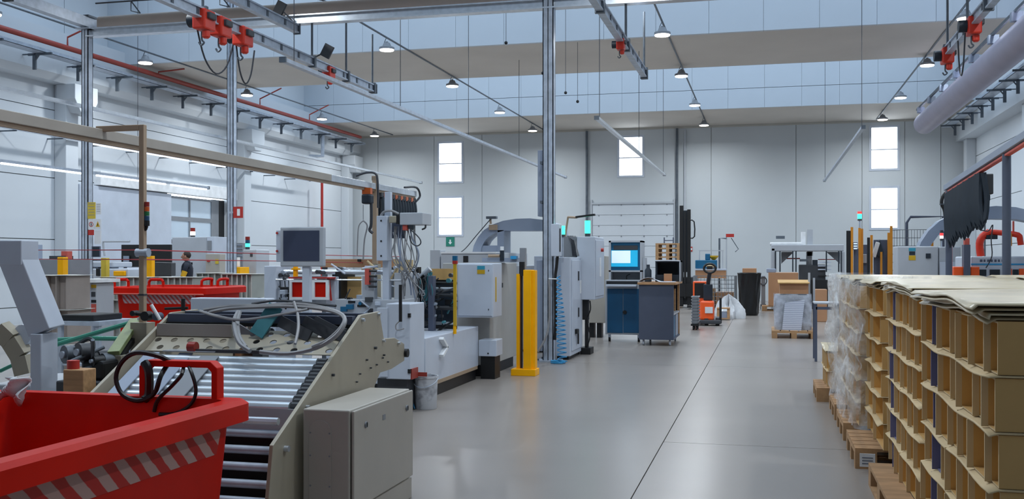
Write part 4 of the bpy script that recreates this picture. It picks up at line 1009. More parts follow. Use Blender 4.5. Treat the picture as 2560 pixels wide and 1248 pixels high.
t = thing('yellow_light_strip', 'slim yellow light curtain strip with blue cap before the press cabinet', 'light curtain', tuple(onY(1136, 815, Yt-.15)))
FB(1133, 660, 1140, 815, Yt-.15, .03).build('strip', 'sticker_yellow', t); FB(1131, 652, 1142, 660, Yt-.155, .04).build('red_band', 'red_sign', t); FB(1131, 640, 1142, 652, Yt-.155, .04).build('blue_cap', 'teal', t)
cyl(onY(1137, 815, Yt-.13), onY(1137, 835, Yt-.13), .02, 8).build('foot', 'yellow', t)
# ---- cream press body
XP = -3.35; yp0 = onX(1225, 700, XP).y; yp1 = onX(1292, 700, XP).y
pr = thing('press_body', 'pale cream press body with stickered control cabinet', 'press', (XP-.6, yp0, 0))
a = onY(1185, 657, yp0)
box(XP-.62, XP, yp0, yp1, .14, 1.42).build('body', 'press_grey', pr, bev=.01)
FB(1196, 850, 1241, 892, yp0-.3, .3).build('lower_box', 'white_paint', pr, bev=.008)
p = onY(1220, 884, yp0-.305); cyl((p.x, p.y, p.z), (p.x, p.y+.01, p.z), .01, 8).build('lock', 'black', pr)
box(-3.4, -3.22, yp0-.25, yp0, 0, .35).build('plinth', 'black', pr); box(XP-.58, XP-.04, yp0, yp1-.05, 0, .14).build('plinth', 'black', pr)
yc0 = yp0-.42
cabx = FB(1140, 658, 1233, 795, yc0, .42).build('control_cabinet', 'white_paint', pr, bev=.012)
FB(1144, 661, 1230, 791, yc0-.012, .014).build('cabinet_door', 'white_paint', cabx, bev=.006)
FB(1193, 665, 1212, 674, yc0-.015, .004).build('sticker', 'sticker_blue', cabx); FB(1193, 675, 1212, 685, yc0-.015, .004).build('sticker', 'sticker_yellow', cabx)
x = onY(1233, 700, yc0).x
box(x, x+.004, yc0+.1, yc0+.14, .95, 1.25).build('type_plate', 'sticker_yellow', cabx)
for z in (.86, 1.33): box(x-.06, x-.05, yc0-.014, yc0-.011, z-.01, z+.01).build('lock', 'dark_grey', cabx)
y = yp0+.55; box(XP, XP+.015, y-.04, y+.04, 1.1, 1.16).build('main_switch', 'black', pr)
FB(1205, 645, 1290, 655, yp0+.3, .5).build('top_tray', 'blue_grey', pr); FB(1276, 640, 1290, 648, yp0+.25, .1).build('blue_label', 'hose_blue', pr)
p = onY(1255, 640, yp0+.3); cyl((p.x, p.y, p.z-.06), (p.x, p.y, p.z+.07), .028, 12).build('filter', 'black_blue', pr, True); cyl((p.x, p.y, p.z+.07), (p.x, p.y, p.z+.12), .025, 12).build('filter_cap', 'white', pr, True)
cyl((p.x-.18, p.y, p.z), (p.x-.03, p.y, p.z), .02, 10).build('brass_fitting', 'beige', pr, True)
# ---- yellow light curtain posts
Yy = Yat(1320, 12.75)-.02
yp = thing('safety_post', 'yellow safety light curtain post standing on the floor', 'safety post', base_at(1320, Yy))
FB(1308, 675, 1328, 930, Yy, .17, .02).build('post', 'yellow', yp, bev=.006)
FB(1328, 676, 1338, 930, Yy+.03, .12, .02).build('cover', 'yellow', yp, bev=.004)
FB(1291, 685, 1299, 930, Yy+.05, .04, .02).build('side_rail', 'yellow', yp)
FB(1298, 655, 1310, 690, Yy+.06, .05).build('bracket', 'black', yp); FB(1299, 620, 1313, 672, Yy+.1, .08).build('extension', 'mid_grey', yp, bev=.003)
FB(1299, 690, 1306, 930, Yy+.12, .03, .02).build('inner_rail', 'dark_grey', yp)
FB(1277, 923, 1338, 941, Yy-.02, .24, 0).build('foot', 'yellow', yp, bev=.005)
# ---- arch machine
YA = Yat(1290, 16.6)
am = thing('arched_press', 'blue-grey arched press frame rising behind the cream press', 'press', base_at(1290, YA))
def C2(u, v): p = onY(u, v, YA); return (p.x, p.z)
out = [(1177, 665), (1179, 640), (1184, 615), (1195, 593), (1210, 575), (1230, 562), (1258, 552), (1290, 547), (1325, 546), (1360, 550), (1388, 558), (1404, 572), (1412, 600), (1414, 665)]
inn = [(1200, 665), (1201, 640), (1204, 618), (1212, 602), (1222, 592), (1236, 583), (1260, 577), (1290, 577), (1325, 577), (1360, 577), (1380, 582), (1392, 592), (1398, 612), (1400, 665)]
m = MB(); n1 = len(out)
for k in range(n1-1): m.prism([C2(*p) for p in (out[k], out[k+1], inn[k+1], inn[k])], 'y', YA, YA+.45)
m.build('arch', 'blue_grey', am, True)
FB(1243, 575, 1260, 640, YA, .45).build('inner_post', 'blue_grey', am, bev=.005)
FB(1200, 614, 1246, 640, YA+.02, .4).build('inner_shelf', 'blue_grey', am, bev=.005)
FB(1102, 632, 1262, 700, YA-.3, 1.6, .02).build('body', 'pale_grey', am, bev=.01); FB(1263, 664, 1345, 700, YA-.3, 1.6, .02).build('low_body', 'pale_grey', am, bev=.01)
FB(1102, 630, 1240, 634, YA-.32, .4).build('top_cover', 'white', am)
FB(1075, 625, 1100, 672, YA-.2, .3, .02).build('side_pillar', 'pale_grey', am, bev=.005)
FB(1158, 640, 1170, 656, YA-.31, .02).build('selector', 'black', am)
FB(1335, 640, 1362, 700, YA-.5, .5, .02).build('right_housing', 'white_paint', am, bev=.01)
FB(1340, 688, 1362, 692, YA-.52, .02).build('handle', 'black', am)
tube([onY(1227, 560, YA-.05), onY(1226, 550, YA-.05), onY(1228, 545, YA-.05)], .02).build('lamp_stand', 'beige', am, True); FB(1215, 541, 1240, 547, YA-.1, .1).build('task_lamp', 'galv_dark', am)
FB(1222, 562, 1242, 575, YA-.05, .06).build('lamp_clamp', 'beige', am)
tube([onY(1227, 547, YA-.1), onY(1190, 590, YA-.1), onY(1165, 620, YA-.1), onY(1150, 632, YA-.1)], .008, 5).build('lamp_arm', 'cable_dark', am, True)
# ---- cabinet behind the aisle column
XM = -2.78; ym0 = 14.55
mc4 = thing('drive_cabinet', 'tall blue-white drive cabinet behind the aisle column', 'cabinet', (XM-.3, ym0, 0))
a = onY(1341, 645, ym0); y1_ = onX(1455, 700, XM).y
box(a.x+.25, XM, ym0, y1_, .05, 1.5).build('body', 'white_paint', mc4, bev=.01)
d = box(XM, XM+.015, ym0+.1, y1_-.05, .12, 1.46).build('door', 'white_paint', mc4, bev=.004)
for z in (.6, 1.15): box(XM+.015, XM+.03, ym0+.55, ym0+.6, z, z+.14).build('handle', 'dark_grey', d)
box(XM+.015, XM+.05, ym0+.3, ym0+.42, .36, .43).build('main_switch', 'black', d); box(XM+.03, XM+.05, ym0+.42, ym0+.46, .2, .42).build('switch_lever', 'black', d)
box(XM+.015, XM+.02, ym0+.72, ym0+.82, .95, 1.15).build('label_plate', 'white', d)
box(a.x+.3, XM-.03, ym0+.04, y1_-.02, 0, .05).build('plinth', 'black', mc4)
FB(1341, 650, 1364, 890, ym0+.02, .6, .12).build('side_unit', 'blue_grey', mc4, bev=.008)
# cables on the column
t = thing('cable_drop', 'black cable running down the aisle column beside the blue hose', 'cable', (XM-.3, 14.2, 0))
tube([onY(1394, 640, 14.2), onY(1391, 670, 14.2), onY(1388, 700, 14.2), onY(1389, 790, 14.2), onY(1387, 850, 14.2)], .022, 8).build('cable', 'black', t, True)
tube([onY(1373, 700, 14.15), onY(1374, 790, 14.15), onY(1366, 840, 14.1), onY(1345, 880, 14.05)], .016, 8).build('hose', 'cable_grey', t, True)
ch = thing('coil_hose', 'blue spiral air hose hanging to the floor by the aisle column', 'hose', tuple(Vector((onY(1405, 905, 14.1).x, 14.1, 0))))
pts = []; N = 150
for k in range(N+1):
    q = k/N; u = 1396+10*q; z = onY(1396, 690, 14.05).z*(1-q)+.03*q; c = onY(u, 700, 14.05); r = .02+.045*min(1, q*2)
    an = 2*math.pi*19*q; pts.append((c.x+r*math.cos(an), 14.05+r*math.sin(an), z))
tube(pts, .008, 5, 1).build('coil', 'hose_blue', ch, True)
pts = [(onY(1395, 905, 14.0).x+.1*math.cos(.5*k), 14.0+.07*math.sin(.5*k), .012+.012*(k//12)) for k in range(36)]
tube(pts, .01, 5, 1).build('floor_coil', 'hose_blue', ch, True)
tube([onY(1372, 697, 14.2), onY(1394, 698, 14.1)], .01).build('fitting', 'white', ch)
sb = FB(1377, 560, 1397, 641, 14.05, .22)
t = thing('junction_box', 'white junction box mounted on the aisle column', 'junction box', tuple(onY(1387, 641, 14.05))); sb.build('body', 'white_paint', t, bev=.008)
x = onY(1397, 600, 14.05).x; box(x, x+.012, 14.1, 14.13, onY(1397, 630, 14.2).z, onY(1397, 572, 14.2).z).build('hinge', 'black', t)
# raised box with green beacon
YU = Yat(1465, 15.6)
ub = thing('operator_box', 'pale grey operator box on a black stand with green beacon', 'control box', base_at(1470, YU))
FB(1442, 592, 1487, 750, YU, .9).build('body', 'white_paint', ub, bev=.012)
x = onY(1487, 600, YU).x
d = box(x, x+.012, YU+.05, YU+.85, onY(1487, 742, YU).z, onY(1487, 600, YU).z).build('door', 'white_paint', ub, bev=.004)
cyl((x+.01, YU+.55, 1.62), (x+.05, YU+.55, 1.62), .03, 10).build('emergency_stop', 'red_sign', d, True); box(x+.012, x+.02, YU+.4, YU+.5, 1.2, 1.5).build('label_plate', 'white', d)
FB(1456, 750, 1470, 800, YU+.1, .12).build('stand_head', 'black', ub); FB(1462, 790, 1470, 885, YU+.12, .08, .05).build('stand', 'black', ub)
FB(1450, 870, 1476, 890, YU+.05, .3, 0).build('stand_foot', 'black', ub)
tube([onY(1475, 752, YU+.1), onY(1476, 775, YU+.1), onY(1468, 800, YU+.1), onY(1475, 840, YU+.1), onY(1466, 872, YU+.1)], .01, 5).build('cord', 'black', ub, True)
stacklight(1469, 552, 592, YU+.3, ['green_light'], 'bright green beacon on top of the operator box', .045)
stacklight(1407, 565, 592, 14.5, ['green_light'], 'small green beacon behind the junction box', .035, 1.5)
la = thing('arm_lamp', 'black articulated arm lamp above the operator box', 'lamp', tuple(onY(1415, 600, YU+.1)))
tube([onY(1413, 592, YU+.2), onY(1420, 543, YU+.2)], .016, 8, 1).build('lower_arm', 'beige', la, True); tube([onY(1420, 543, YU+.2), onY(1442, 544, YU+.1)], .018, 8, 1).build('upper_arm', 'beige', la, True)
MB().bar(onY(1440, 543, YU+.1), onY(1487, 537, YU), .05, .03).build('lamp_head', 'black', la, bev=.005)
FB(1405, 592, 1440, 650, YU+.05, .5).build('lamp_base', 'mid_grey', la)
for k in range(6): tube([onY(1418+4*k, 590, YU+.1), onY(1428+3*k, 605+4*k, YU), onY(1432+3*k, 640, YU)], .01, 5).build('cable', random.choice(('cable_dark', 'cable_grey')), la, True)
# low cream machine behind
t = thing('low_machine', 'low cream machine on dark feet behind the operator box', 'machine', base_at(1490, Yat(1490, 19)))
Y5 = Yat(1490, 19); FB(1462, 640, 1513, 808, Y5, 1.0).build('body', 'cream_box', t, bev=.01)
for u in (1478, 1497): FB(u-5, 808, u+7, 835, Y5+.1, .2, 0).build('foot', 'black', t)
# ---- bucket
p = onZ(1065, 1022, 0); bx, by = p.x, p.y
bk = thing('bucket', 'white stained plastic bucket below the gluing unit', 'bucket', (bx, by, 0))
MB().lathe([(.1, 0), (.105, .01), (.115, .3), (.122, .305), (.122, .325), (.112, .325), (.1, .02), (0, .02)], (bx, by, 0), 24).build('body', 'bucket', bk, True)
tube([(bx+.12*math.cos(a_), by-.03+.0*a_, .3-.09*math.sin(a_)) if False else (bx+.125*math.cos(a_), by-.125*abs(math.sin(a_)), .3-.08*math.sin(a_)) for a_ in [math.pi*k/8 for k in range(9)]], .004, 5).build('handle', 'galv', bk)
tube([(bx-.11, by-.06, .1), (bx-.1, by-.09, .05), (bx-.08, by-.1, .01)], .008).build('blue_tape', 'teal', bk)
# ================================================================== WORK AREA BY THE AISLE
Yq = onZ(1555, 855, 0).y
pc = thing('computer_cabinet', 'teal computer cabinet with lit screen on castors', 'cabinet', base_at(1557, Yq))
dz = onY(1557, 836, Yq).z
FB(1513, 700, 1602, 838, Yq, .55).build('lower_body', 'pale_grey', pc, bev=.006)
for i, (u0, u1) in enumerate(((1518, 1557), (1558, 1597))): FB(u0, 722, u1, 833, Yq-.012, .014).build('door', 'teal_door', pc, bev=.004)
cyl(onY(1562, 781, Yq-.03), onY(1562, 781, Yq-.01), .035, 14).build('lock', 'black', pc, True)
FB(1516, 703, 1594, 711, Yq-.005, .1).build('keyboard_slot', 'black', pc); FB(1514, 712, 1590, 717, Yq-.2, .24).build('keyboard_drawer', 'white_paint', pc, bev=.004)
m = MB(); FB(1522, 602, 1527, 700, Yq+.08, .4, m=m); FB(1600, 602, 1605, 700, Yq+.08, .4, m=m); FB(1522, 602, 1605, 606, Yq+.08, .4, m=m); FB(1522, 676, 1605, 680, Yq+.08, .4, m=m); m.build('upper_frame', 'pale_grey', pc)
FB(1527, 606, 1600, 676, Yq+.12, .3).build('upper_door', 'teal', pc); FB(1534, 614, 1594, 625, Yq+.105, .02).build('vent', 'dark_grey', pc)
FB(1528, 626, 1594, 667, Yq+.1, .03).build('screen', 'screen_on', pc); FB(1529, 627, 1576, 658, Yq+.095, .006).build('window_on_screen', 'screen_page', pc)
FB(1527, 680, 1600, 700, Yq+.35, .05).build('recess', 'mid_grey', pc)
p = onY(1567, 690, Yq+.2); tube([(p.x, p.y, onY(1567, 699, Yq).z), (p.x, p.y, p.z), (p.x+.06, p.y, p.z+.03)], .01).build('small_stand', 'black', pc)
for u in (1524, 1597):
    for dd in (.07, .46):
        p = onY(u, 845, Yq+dd); cyl((p.x-.015, Yq+dd, .045), (p.x+.015, Yq+dd, .045), .045, 12).build('castor', 'rubber', pc, True); box(p.x-.02, p.x+.02, Yq+dd-.03, Yq+dd+.03, .06, dz+.01).build('castor_fork', 'galv', pc)
# ---- workbench trolley
Yh = onZ(1650, 865, 0).y
wb_ = thing('workbench', 'slate grey workbench trolley with wooden top beside the computer cabinet', 'workbench', base_at(1655, Yh))
a = onY(1597, 712, Yh); b = onY(1684, 852, Yh); zt = a.z; zb = .1; dp = 1.25
box(a.x, b.x, Yh, Yh+.03, zb, zt).build('front_panel', 'slate', wb_, bev=.004)
box(a.x, a.x+.03, Yh+.03, Yh+dp, zb, zt).build('side_panel', 'slate', wb_); box(a.x, b.x, Yh+dp-.03, Yh+dp, zb, zt).build('back_panel', 'slate', wb_)
box(a.x-.02, b.x+.04, Yh-.04, Yh+dp+.1, zt, zt+.04).build('wooden_top', 'wood_top', wb_, bev=.006)
box(a.x+.03, b.x, Yh+.03, Yh+dp-.03, zb, zb+.03).build('shelf', 'slate', wb_); box(a.x+.03, b.x, Yh+.03, Yh+dp-.03, .52, .55).build('shelf', 'pale_grey', wb_)
box(b.x-.3, b.x-.02, Yh+.1, Yh+.5, zb+.03, .5).build('drawer_unit', 'teal', wb_); box(b.x-.3, b.x-.02, Yh+.65, Yh+1.15, zb+.03, .5).build('drawer_unit', 'blue_grey', wb_)
box(b.x-.3, b.x-.05, Yh+.95, Yh+1.0, .55, .95).build('wood_divider', 'wood', wb_); box(b.x-.035, b.x, Yh+dp-.1, Yh+dp-.03, zb, zt).build('leg', 'wood', wb_)
box(a.x+.04, a.x+.06, Yh+.04, Yh+dp-.04, .55, zt-.01).build('dark_lining', 'black', wb_)
for xx in (a.x+.07, b.x-.07):
    for yy in (Yh+.1, Yh+dp-.1): cyl((xx-.015, yy, .05), (xx+.015, yy, .05), .05, 12).build('castor', 'white_paint', wb_, True)
ztp = zt+.041
# things on the bench
o = FB(1640, 652, 1700, 706, Yh+.75, .45, ztp); t = thing('black_crate', 'black open crate with metal rim on the workbench', 'crate', (onY(1670, 700, Yh+.95).x, Yh+.95, ztp))
a2 = onY(1638, 652, Yh+.7); b2 = onY(1700, 706, Yh+.7); z2 = a2.z
m = MB(); m.box(a2.x, b2.x, Yh+.7, Yh+.73, ztp, ztp+.12).box(a2.x, a2.x+.03, Yh+.73, Yh+1.2, ztp, z2).box(b2.x-.03, b2.x, Yh+.73, Yh+1.2, ztp, z2).box(a2.x, b2.x, Yh+1.17, Yh+1.2, ztp, z2).box(a2.x, b2.x, Yh+.7, Yh+1.2, z2-.025, z2)
m.build('shell', 'black_blue', t); tube([(a2.x, Yh+.69, z2), (b2.x-.05, Yh+.69, z2), (b2.x, Yh+.69, z2-.05), (b2.x, Yh+.69, ztp)], .014, 6, 2).build('rim', 'pale_grey', t)
o = box(a2.x+.16, a2.x+.3, Yh+.62, Yh+.68, ztp, ztp+.14).build('small_box', 'card_box', None, bev=.003); tag(o, 'small brown box before the black crate on the workbench', 'box')
o = MB().grid(lambda q, r: Vector((a.x-.02+.62*q, Yh+.02+.42*r, ztp+.008+.075*max(0, math.sin(math.pi*min(1, q*1.7)))*(1-.5*r))), 14, 5).build('paper_sheet', 'paper', None, True, solid=.004); tag(o, 'curled pale paper sheets on the near end of the workbench', 'paper')
x = onY(1620, 690, Yh+.6).x; o = MB().lathe([(.06, 0), (.06, .2), (.03, .24), (.03, .3), (0, .3)], (x, Yh+.62, ztp), 14).build('bottle', 'black_blue', None, True); tag(o, 'dark bottle standing between screen and crate on the workbench', 'bottle')
x = onY(1612, 690, Yh+.75).x; o = MB().lathe([(.035, 0), (.035, .42), (0, .42)], (x, Yh+.78, ztp), 14).build('tube_roll', 'pale_grey', None, True); tag(o, 'upright grey roll standing behind the dark bottle', 'roll')
# ---- pallet helper
PALM = {}
def pallet(loc, rot, label, L=1.2, W=.8, group=None, name='pallet'):
    t = thing(name, label, 'pallet', (0, 0, 0), group)
    if 'top' not in PALM:
        for k in range(5):
            y = -W/2+.0725+k*(W-.145)/4
            if k == 0: PALM['top'] = box(-L/2, L/2, y-.0725, y+.0725, .122, .144).build('top_board', 'pallet_wood', t); yb = y
            else: share(PALM['top'], 'top_board', t, (0, y-yb, 0))
        for k, x in enumerate((-L/2+.0725, 0, L/2-.0725)):
            if k == 0: PALM['cross'] = box(x-.0725, x+.0725, -W/2, W/2, .1, .122).build('cross_board', 'pallet_wood', t); xb = x
            else: share(PALM['cross'], 'cross_board', t, (x-xb, 0, 0))
        f = None
        for x in (-L/2+.0725, 0, L/2-.0725):
            for y in (-W/2+.05, 0, W/2-.05):
                if f is None: f = PALM['block'] = box(x-.0725, x+.0725, y-.05, y+.05, .022, .1).build('block', 'pallet_wood', t); q = (x, y)
                else: share(f, 'block', t, (x-q[0], y-q[1], 0))
        for k, y in enumerate((-W/2+.05, 0, W/2-.05)):
            if k == 0: PALM['bot'] = box(-L/2, L/2, y-.05, y+.05, 0, .022).build('bottom_board', 'pallet_wood', t); yb = y
            else: share(PALM['bot'], 'bottom_board', t, (0, y-yb, 0))
        PALM['root'] = t
    else:
        COL.objects.unlink(t); bpy.data.objects.remove(t); t = dup(PALM['root'], label=label, group=group)
        if group is None and 'group' in t: del t['group']
    t.location = loc; t.rotation_euler = (0, 0, rot); ORG[t.name] = Vector(loc); return t
Ypl = Yat(1669, 33.5); xpl = onY(1669, 640, Ypl).x
nP = 14
for k in range(nP):
    from_top = nP-k
    lb = {1: 'topmost wooden pallet of the tall stack beside the stacker mast', 2: 'second pallet from the top of the tall stack beside the mast', 3: 'third pallet from the top of the tall stack beside the mast', 4: 'fourth pallet from the top of the tall stack beside the mast'}.get(from_top, 'wooden pallet low in the tall stack beside the stacker mast')
    pallet((xpl, Ypl+.6, k*.145), math.pi/2, lb, group='tall pallet stack')
zz = nP*.145
t = thing('grey_rack', 'small grey rack lying on top of the pallet stack', 'rack', (xpl, Ypl+.5, zz))
for s in (-1, 1): box(xpl+s*.15-.02, xpl+s*.15+.02, Ypl+.4, Ypl+.44, zz, zz+.2).build('upright', 'slate', t)
box(xpl-.17, xpl+.17, Ypl+.41, Ypl+.43, zz+.08, zz+.11).build('crossbar', 'slate', t)
# ---- stacker truck with black mast
Yk = Yat(1712, 31.0); xk = onY(1713, 600, Yk).x
st = thing('stacker_truck', 'stacker truck with tall black mast near the back wall', 'stacker', (xk, Yk, 0))
zt_ = onY(1713, 514, Yk).z
box(xk-.17, xk-.06, Yk, Yk+.12, .05, zt_).build('mast_upright', 'black', st); box(xk+.06, xk+.16, Yk, Yk+.12, .05, zt_-.12).build('mast_upright', 'black', st)
for z in (.6, 1.4, 2.2, zt_-.3): box(xk-.06, xk+.06, Yk+.03, Yk+.09, z-.05, z+.05).build('cross_member', 'black', st)
box(xk-.13, xk+.13, Yk+.02, Yk+.06, 1.1, zt_-.15).build('guard', 'black_blue', st)
cyl((xk, Yk-.04, .3), (xk, Yk-.04, zt_-.2), .035, 10).build('lift_cylinder', 'black', st, True)
tube([(xk+.15, Yk, zt_-.45), (xk+.27, Yk, zt_-.5), (xk+.28, Yk, zt_-.95), (xk+.16, Yk, zt_-1.0)], .022, 6, 2).build('hose_loop', 'black', st, True)
box(xk-.3, xk+.3, Yk+.15, Yk+.8, .1, .95).build('body', 'dark_grey', st, bev=.03); box(xk-.28, xk+.28, Yk-.06, Yk, .35, .75).build('carriage', 'black', st)
for s in (-1, 1): box(xk+s*.2-.07, xk+s*.2+.07, Yk-1.0, Yk-.02, .06, .11).build('fork', 'black', st)
for s in (-1, 1): cyl((xk+s*.25-.03, Yk+.6, .1), (xk+s*.25+.03, Yk+.6, .1), .1, 14).build('wheel', 'rubber', st, True)
# ---- orange pallet truck
Yo = onZ(1770, 815, 0).y; xo = onY(1768, 760, Yo).x
ot = thing('pallet_truck', 'orange electric pallet truck with black tiller handle', 'pallet truck', (xo, Yo, 0))
box(xo-.16, xo+.14, Yo+.05, Yo+.45, .12, .55).build('motor_cover', 'orange', ot, bev=.04)
box(xo-.35, xo-.05, Yo+.5, Yo+.75, .1, .98).build('battery_case', 'orange', ot, bev=.02); box(xo-.31, xo-.08, Yo+.49, Yo+.5, .6, .94).build('dark_panel', 'black', ot)
box(xo-.05, xo+.12, Yo+.03, Yo+.05, .28, .42).build('label_plate', 'white_print', ot)
box(xo-.1, xo+.1, Yo+.28, Yo+.42, .55, .92).build('tiller_base', 'black_blue', ot, bev=.02)
tube([(xo, Yo+.35, .9), (xo+.02, Yo+.25, 1.05), (xo+.05, Yo+.15, 1.18)], .045, 8).build('tiller', 'black_blue', ot, True)
pz = Vector((xo+.05, Yo+.12, 1.28)); tube([pz+Vector((.13*math.cos(q), 0, .1*math.sin(q))) for q in [2*math.pi*k/10 for k in range(10)]], .025, 8, 3, True).build('handle', 'black', ot, True)
box(pz.x-.06, pz.x+.06, pz.y-.03, pz.y+.03, pz.z-.02, pz.z+.05).build('control_head', 'black', ot)
box(xo-.22, xo+.3, Yo, Yo+.5, .04, .13).build('chassis', 'dark_grey', ot, bev=.02)
cyl((xo+.18, Yo+.1, .09), (xo+.26, Yo+.1, .09), .09, 16).build('wheel', 'rubber', ot, True); cyl((xo-.06, Yo+.1, .09), (xo+.02, Yo+.1, .09), .09, 16).build('wheel', 'rubber', ot, True)
box(xo+.26, xo+.31, Yo+.1, Yo+.14, .05, .62).build('guard_post', 'black', ot)
for s in (-.2, .12): box(xo+s-.08, xo+s+.08, Yo+.75, Yo+1.9, .06, .11).build('fork', 'dark_grey', ot)
# ---- nested grey trays on a dolly
Yn = onZ(1738, 826, 0).y
xa_, xb_ = onY(1727, 760, Yn).x, onY(1747, 760, Yn).x
dl_ = thing('tray_dolly', 'low black dolly under the grey tray stack', 'dolly', ((xa_+xb_)/2, Yn, 0))
box(xa_, xb_, Yn, Yn+.5, .09, .13).build('deck', 'black', dl_)
for xx in (xa_+.05, xb_-.05):
    for yy in (Yn+.06, Yn+.44): cyl((xx-.015, yy, .045), (xx+.015, yy, .045), .045, 10).build('castor', 'rubber', dl_, True)
f = None
for k in range(9):
    z = .131+k*.064
    if f is None:
        f = loft([rrect(xa_+.03, xb_-.03, Yn+.02, Yn+.48, .03, z), rrect(xa_, xb_, Yn, Yn+.5, .03, z+.055), rrect(xa_, xb_, Yn, Yn+.5, .03, z+.06), rrect(xa_+.02, xb_-.02, Yn+.02, Yn+.48, .03, z+.06), rrect(xa_+.045, xb_-.045, Yn+.04, Yn+.46, .03, z+.01)]).build('tray', 'mid_grey', None, True)
        f0 = f.location.copy(); c = f
    else:
        c = f.copy(); COL.objects.link(c); c.location = f0+Vector((0, 0, k*.064))
    tag(c, 'topmost grey plastic tray of the stack beside the workbench' if k == 8 else 'grey plastic tray in the stack beside the workbench', 'tray', 'stacked grey trays')
# ---- mesh container with clutter
Ym_ = Yat(1790, 27.5)
mcn = thing('mesh_container', 'wire mesh container full of packing material behind the pallet truck', 'container', base_at(1785, Ym_))
a = onY(1735, 690, Ym_); b = onY(1838, 690, Ym_); zt_ = a.z
m = MB()
for xx in (a.x, b.x):
    for yy in (Ym_, Ym_+.8): m.box(xx-.025, xx+.025, yy-.025, yy+.025, 0, zt_)
m.build('corner_posts', 'mesh_wire', mcn)
m = MB(); n = 12
for k in range(n+1):
    x = a.x+(b.x-a.x)*k/n; m.box(x-.006, x+.006, Ym_-.006, Ym_+.006, .15, zt_)
for k in range(9):
    z = .15+(zt_-.15)*k/8; m.box(a.x, b.x, Ym_-.006, Ym_+.006, z-.008, z+.008)
    m.box(b.x-.006, b.x+.006, Ym_, Ym_+.8, z-.008, z+.008); m.box(a.x-.006, a.x+.006, Ym_, Ym_+.8, z-.008, z+.008)
m.build('wire_mesh', 'mesh_wire', mcn); box(a.x, b.x, Ym_, Ym_+.8, .1, .14).build('floor_plate', 'mesh_wire', mcn)
for i, (q0, q1, h, mt) in enumerate(((.05, .5, .55, 'pallet_wood'), (.52, .95, .45, 'card_box'))):
    o = box(a.x+(b.x-a.x)*q0, a.x+(b.x-a.x)*q1, Ym_+.1, Ym_+.7, .141, .141+h).build('packing_box', mt, None, bev=.01); tag(o, '%s box inside the wire mesh container' % ('wooden' if i == 0 else 'brown cardboard'), 'box')
# table behind with teal machine and lamp stand
Yt_ = Yat(1770, 31.5)
tb = thing('packing_table', 'packing table with draped white edge near the back wall', 'table', base_at(1775, Yt_))
zt_ = onY(1770, 672, Yt_).z
a = onY(1738, 672, Yt_); b = onY(1815, 672, Yt_)
box(a.x, b.x, Yt_, Yt_+.8, zt_-.05, zt_).build('top', 'white_paint', tb); box(a.x, b.x, Yt_+.02, Yt_+.06, zt_-.3, zt_-.05).build('apron', 'card_box', tb)
for xx in (a.x+.04, b.x-.04):
    for yy in (Yt_+.1, Yt_+.7): box(xx-.03, xx+.03, yy-.03, yy+.03, 0, zt_-.05).build('leg', 'white', tb)
o = thing('teal_machine', 'small teal machine with yellow hopper on the packing table', 'machine', (a.x+.4, Yt_+.3, zt_+.001))
a3 = onY(1738, 652, Yt_+.1); b3 = onY(1792, 672, Yt_+.1); box(a3.x, b3.x, Yt_+.1, Yt_+.5, zt_+.001, a3.z+.02).build('body', 'teal', o, bev=.02)
box(a3.x+.3, a3.x+.45, Yt_+.2, Yt_+.4, a3.z+.02, a3.z+.22).build('head', 'teal', o, bev=.02); MB().lathe([(.04, 0), (.14, .1), (.14, .14), (0, .14)], (b3.x-.1, Yt_+.3, a3.z+.02), 14).build('hopper', 'sticker_yellow', o, True)
box(a3.x+.1, b3.x+.2, Yt_+.3, Yt_+.33, a3.z+.3, a3.z+.33).build('rail', 'pale_grey', o)
for xx in (a3.x+.12, b3.x+.17): box(xx-.015, xx+.015, Yt_+.3, Yt_+.33, zt_+.001, a3.z+.3).build('rail_post', 'pale_grey', o)
o = MB().ball((onY(1776, 668, Yt_-.1).x, Yt_-.0, zt_+.08), .14, .1, .07).build('yellow_bag', 'card_light', None, True); tag(o, 'pale yellow bag lying on the front of the packing table', 'bag')
xx = onY(1796, 640, Yt_+.2).x; ls = thing('lamp_stand', 'thin grey stand with red task lamp arm before the back wall', 'lamp', (xx, Yt_+.9, 0))
yy = Yt_+.9; tube([(xx, yy, 0.02), (xx, yy, onY(1796, 596, yy).z), (onY(1815, 0, yy).x, yy, onY(1796, 596, yy).z)], .03, 8, 1).build('bent_pole', 'galv_dark', ls, True)
xx2 = onY(1816, 640, yy).x; tube([(xx2, yy, .02), (xx2, yy, onY(1816, 588, yy).z)], .02, 8, 1).build('pole', 'pale_grey', ls, True)
box(onY(1815, 0, yy).x, onY(1835, 0, yy).x, yy-.05, yy+.05, onY(1825, 593, yy).z, onY(1825, 585, yy).z).build('lamp_head', 'red_sign', ls)
tube([onY(1828, 595, yy), onY(1846, 623, yy), onY(1838, 630, yy)], .015, 6, 1).build('lamp_arm', 'galv_dark', ls)
box(xx-.2, xx2+.2, yy-.15, yy+.15, 0, .02).build('base', 'galv_dark', ls)
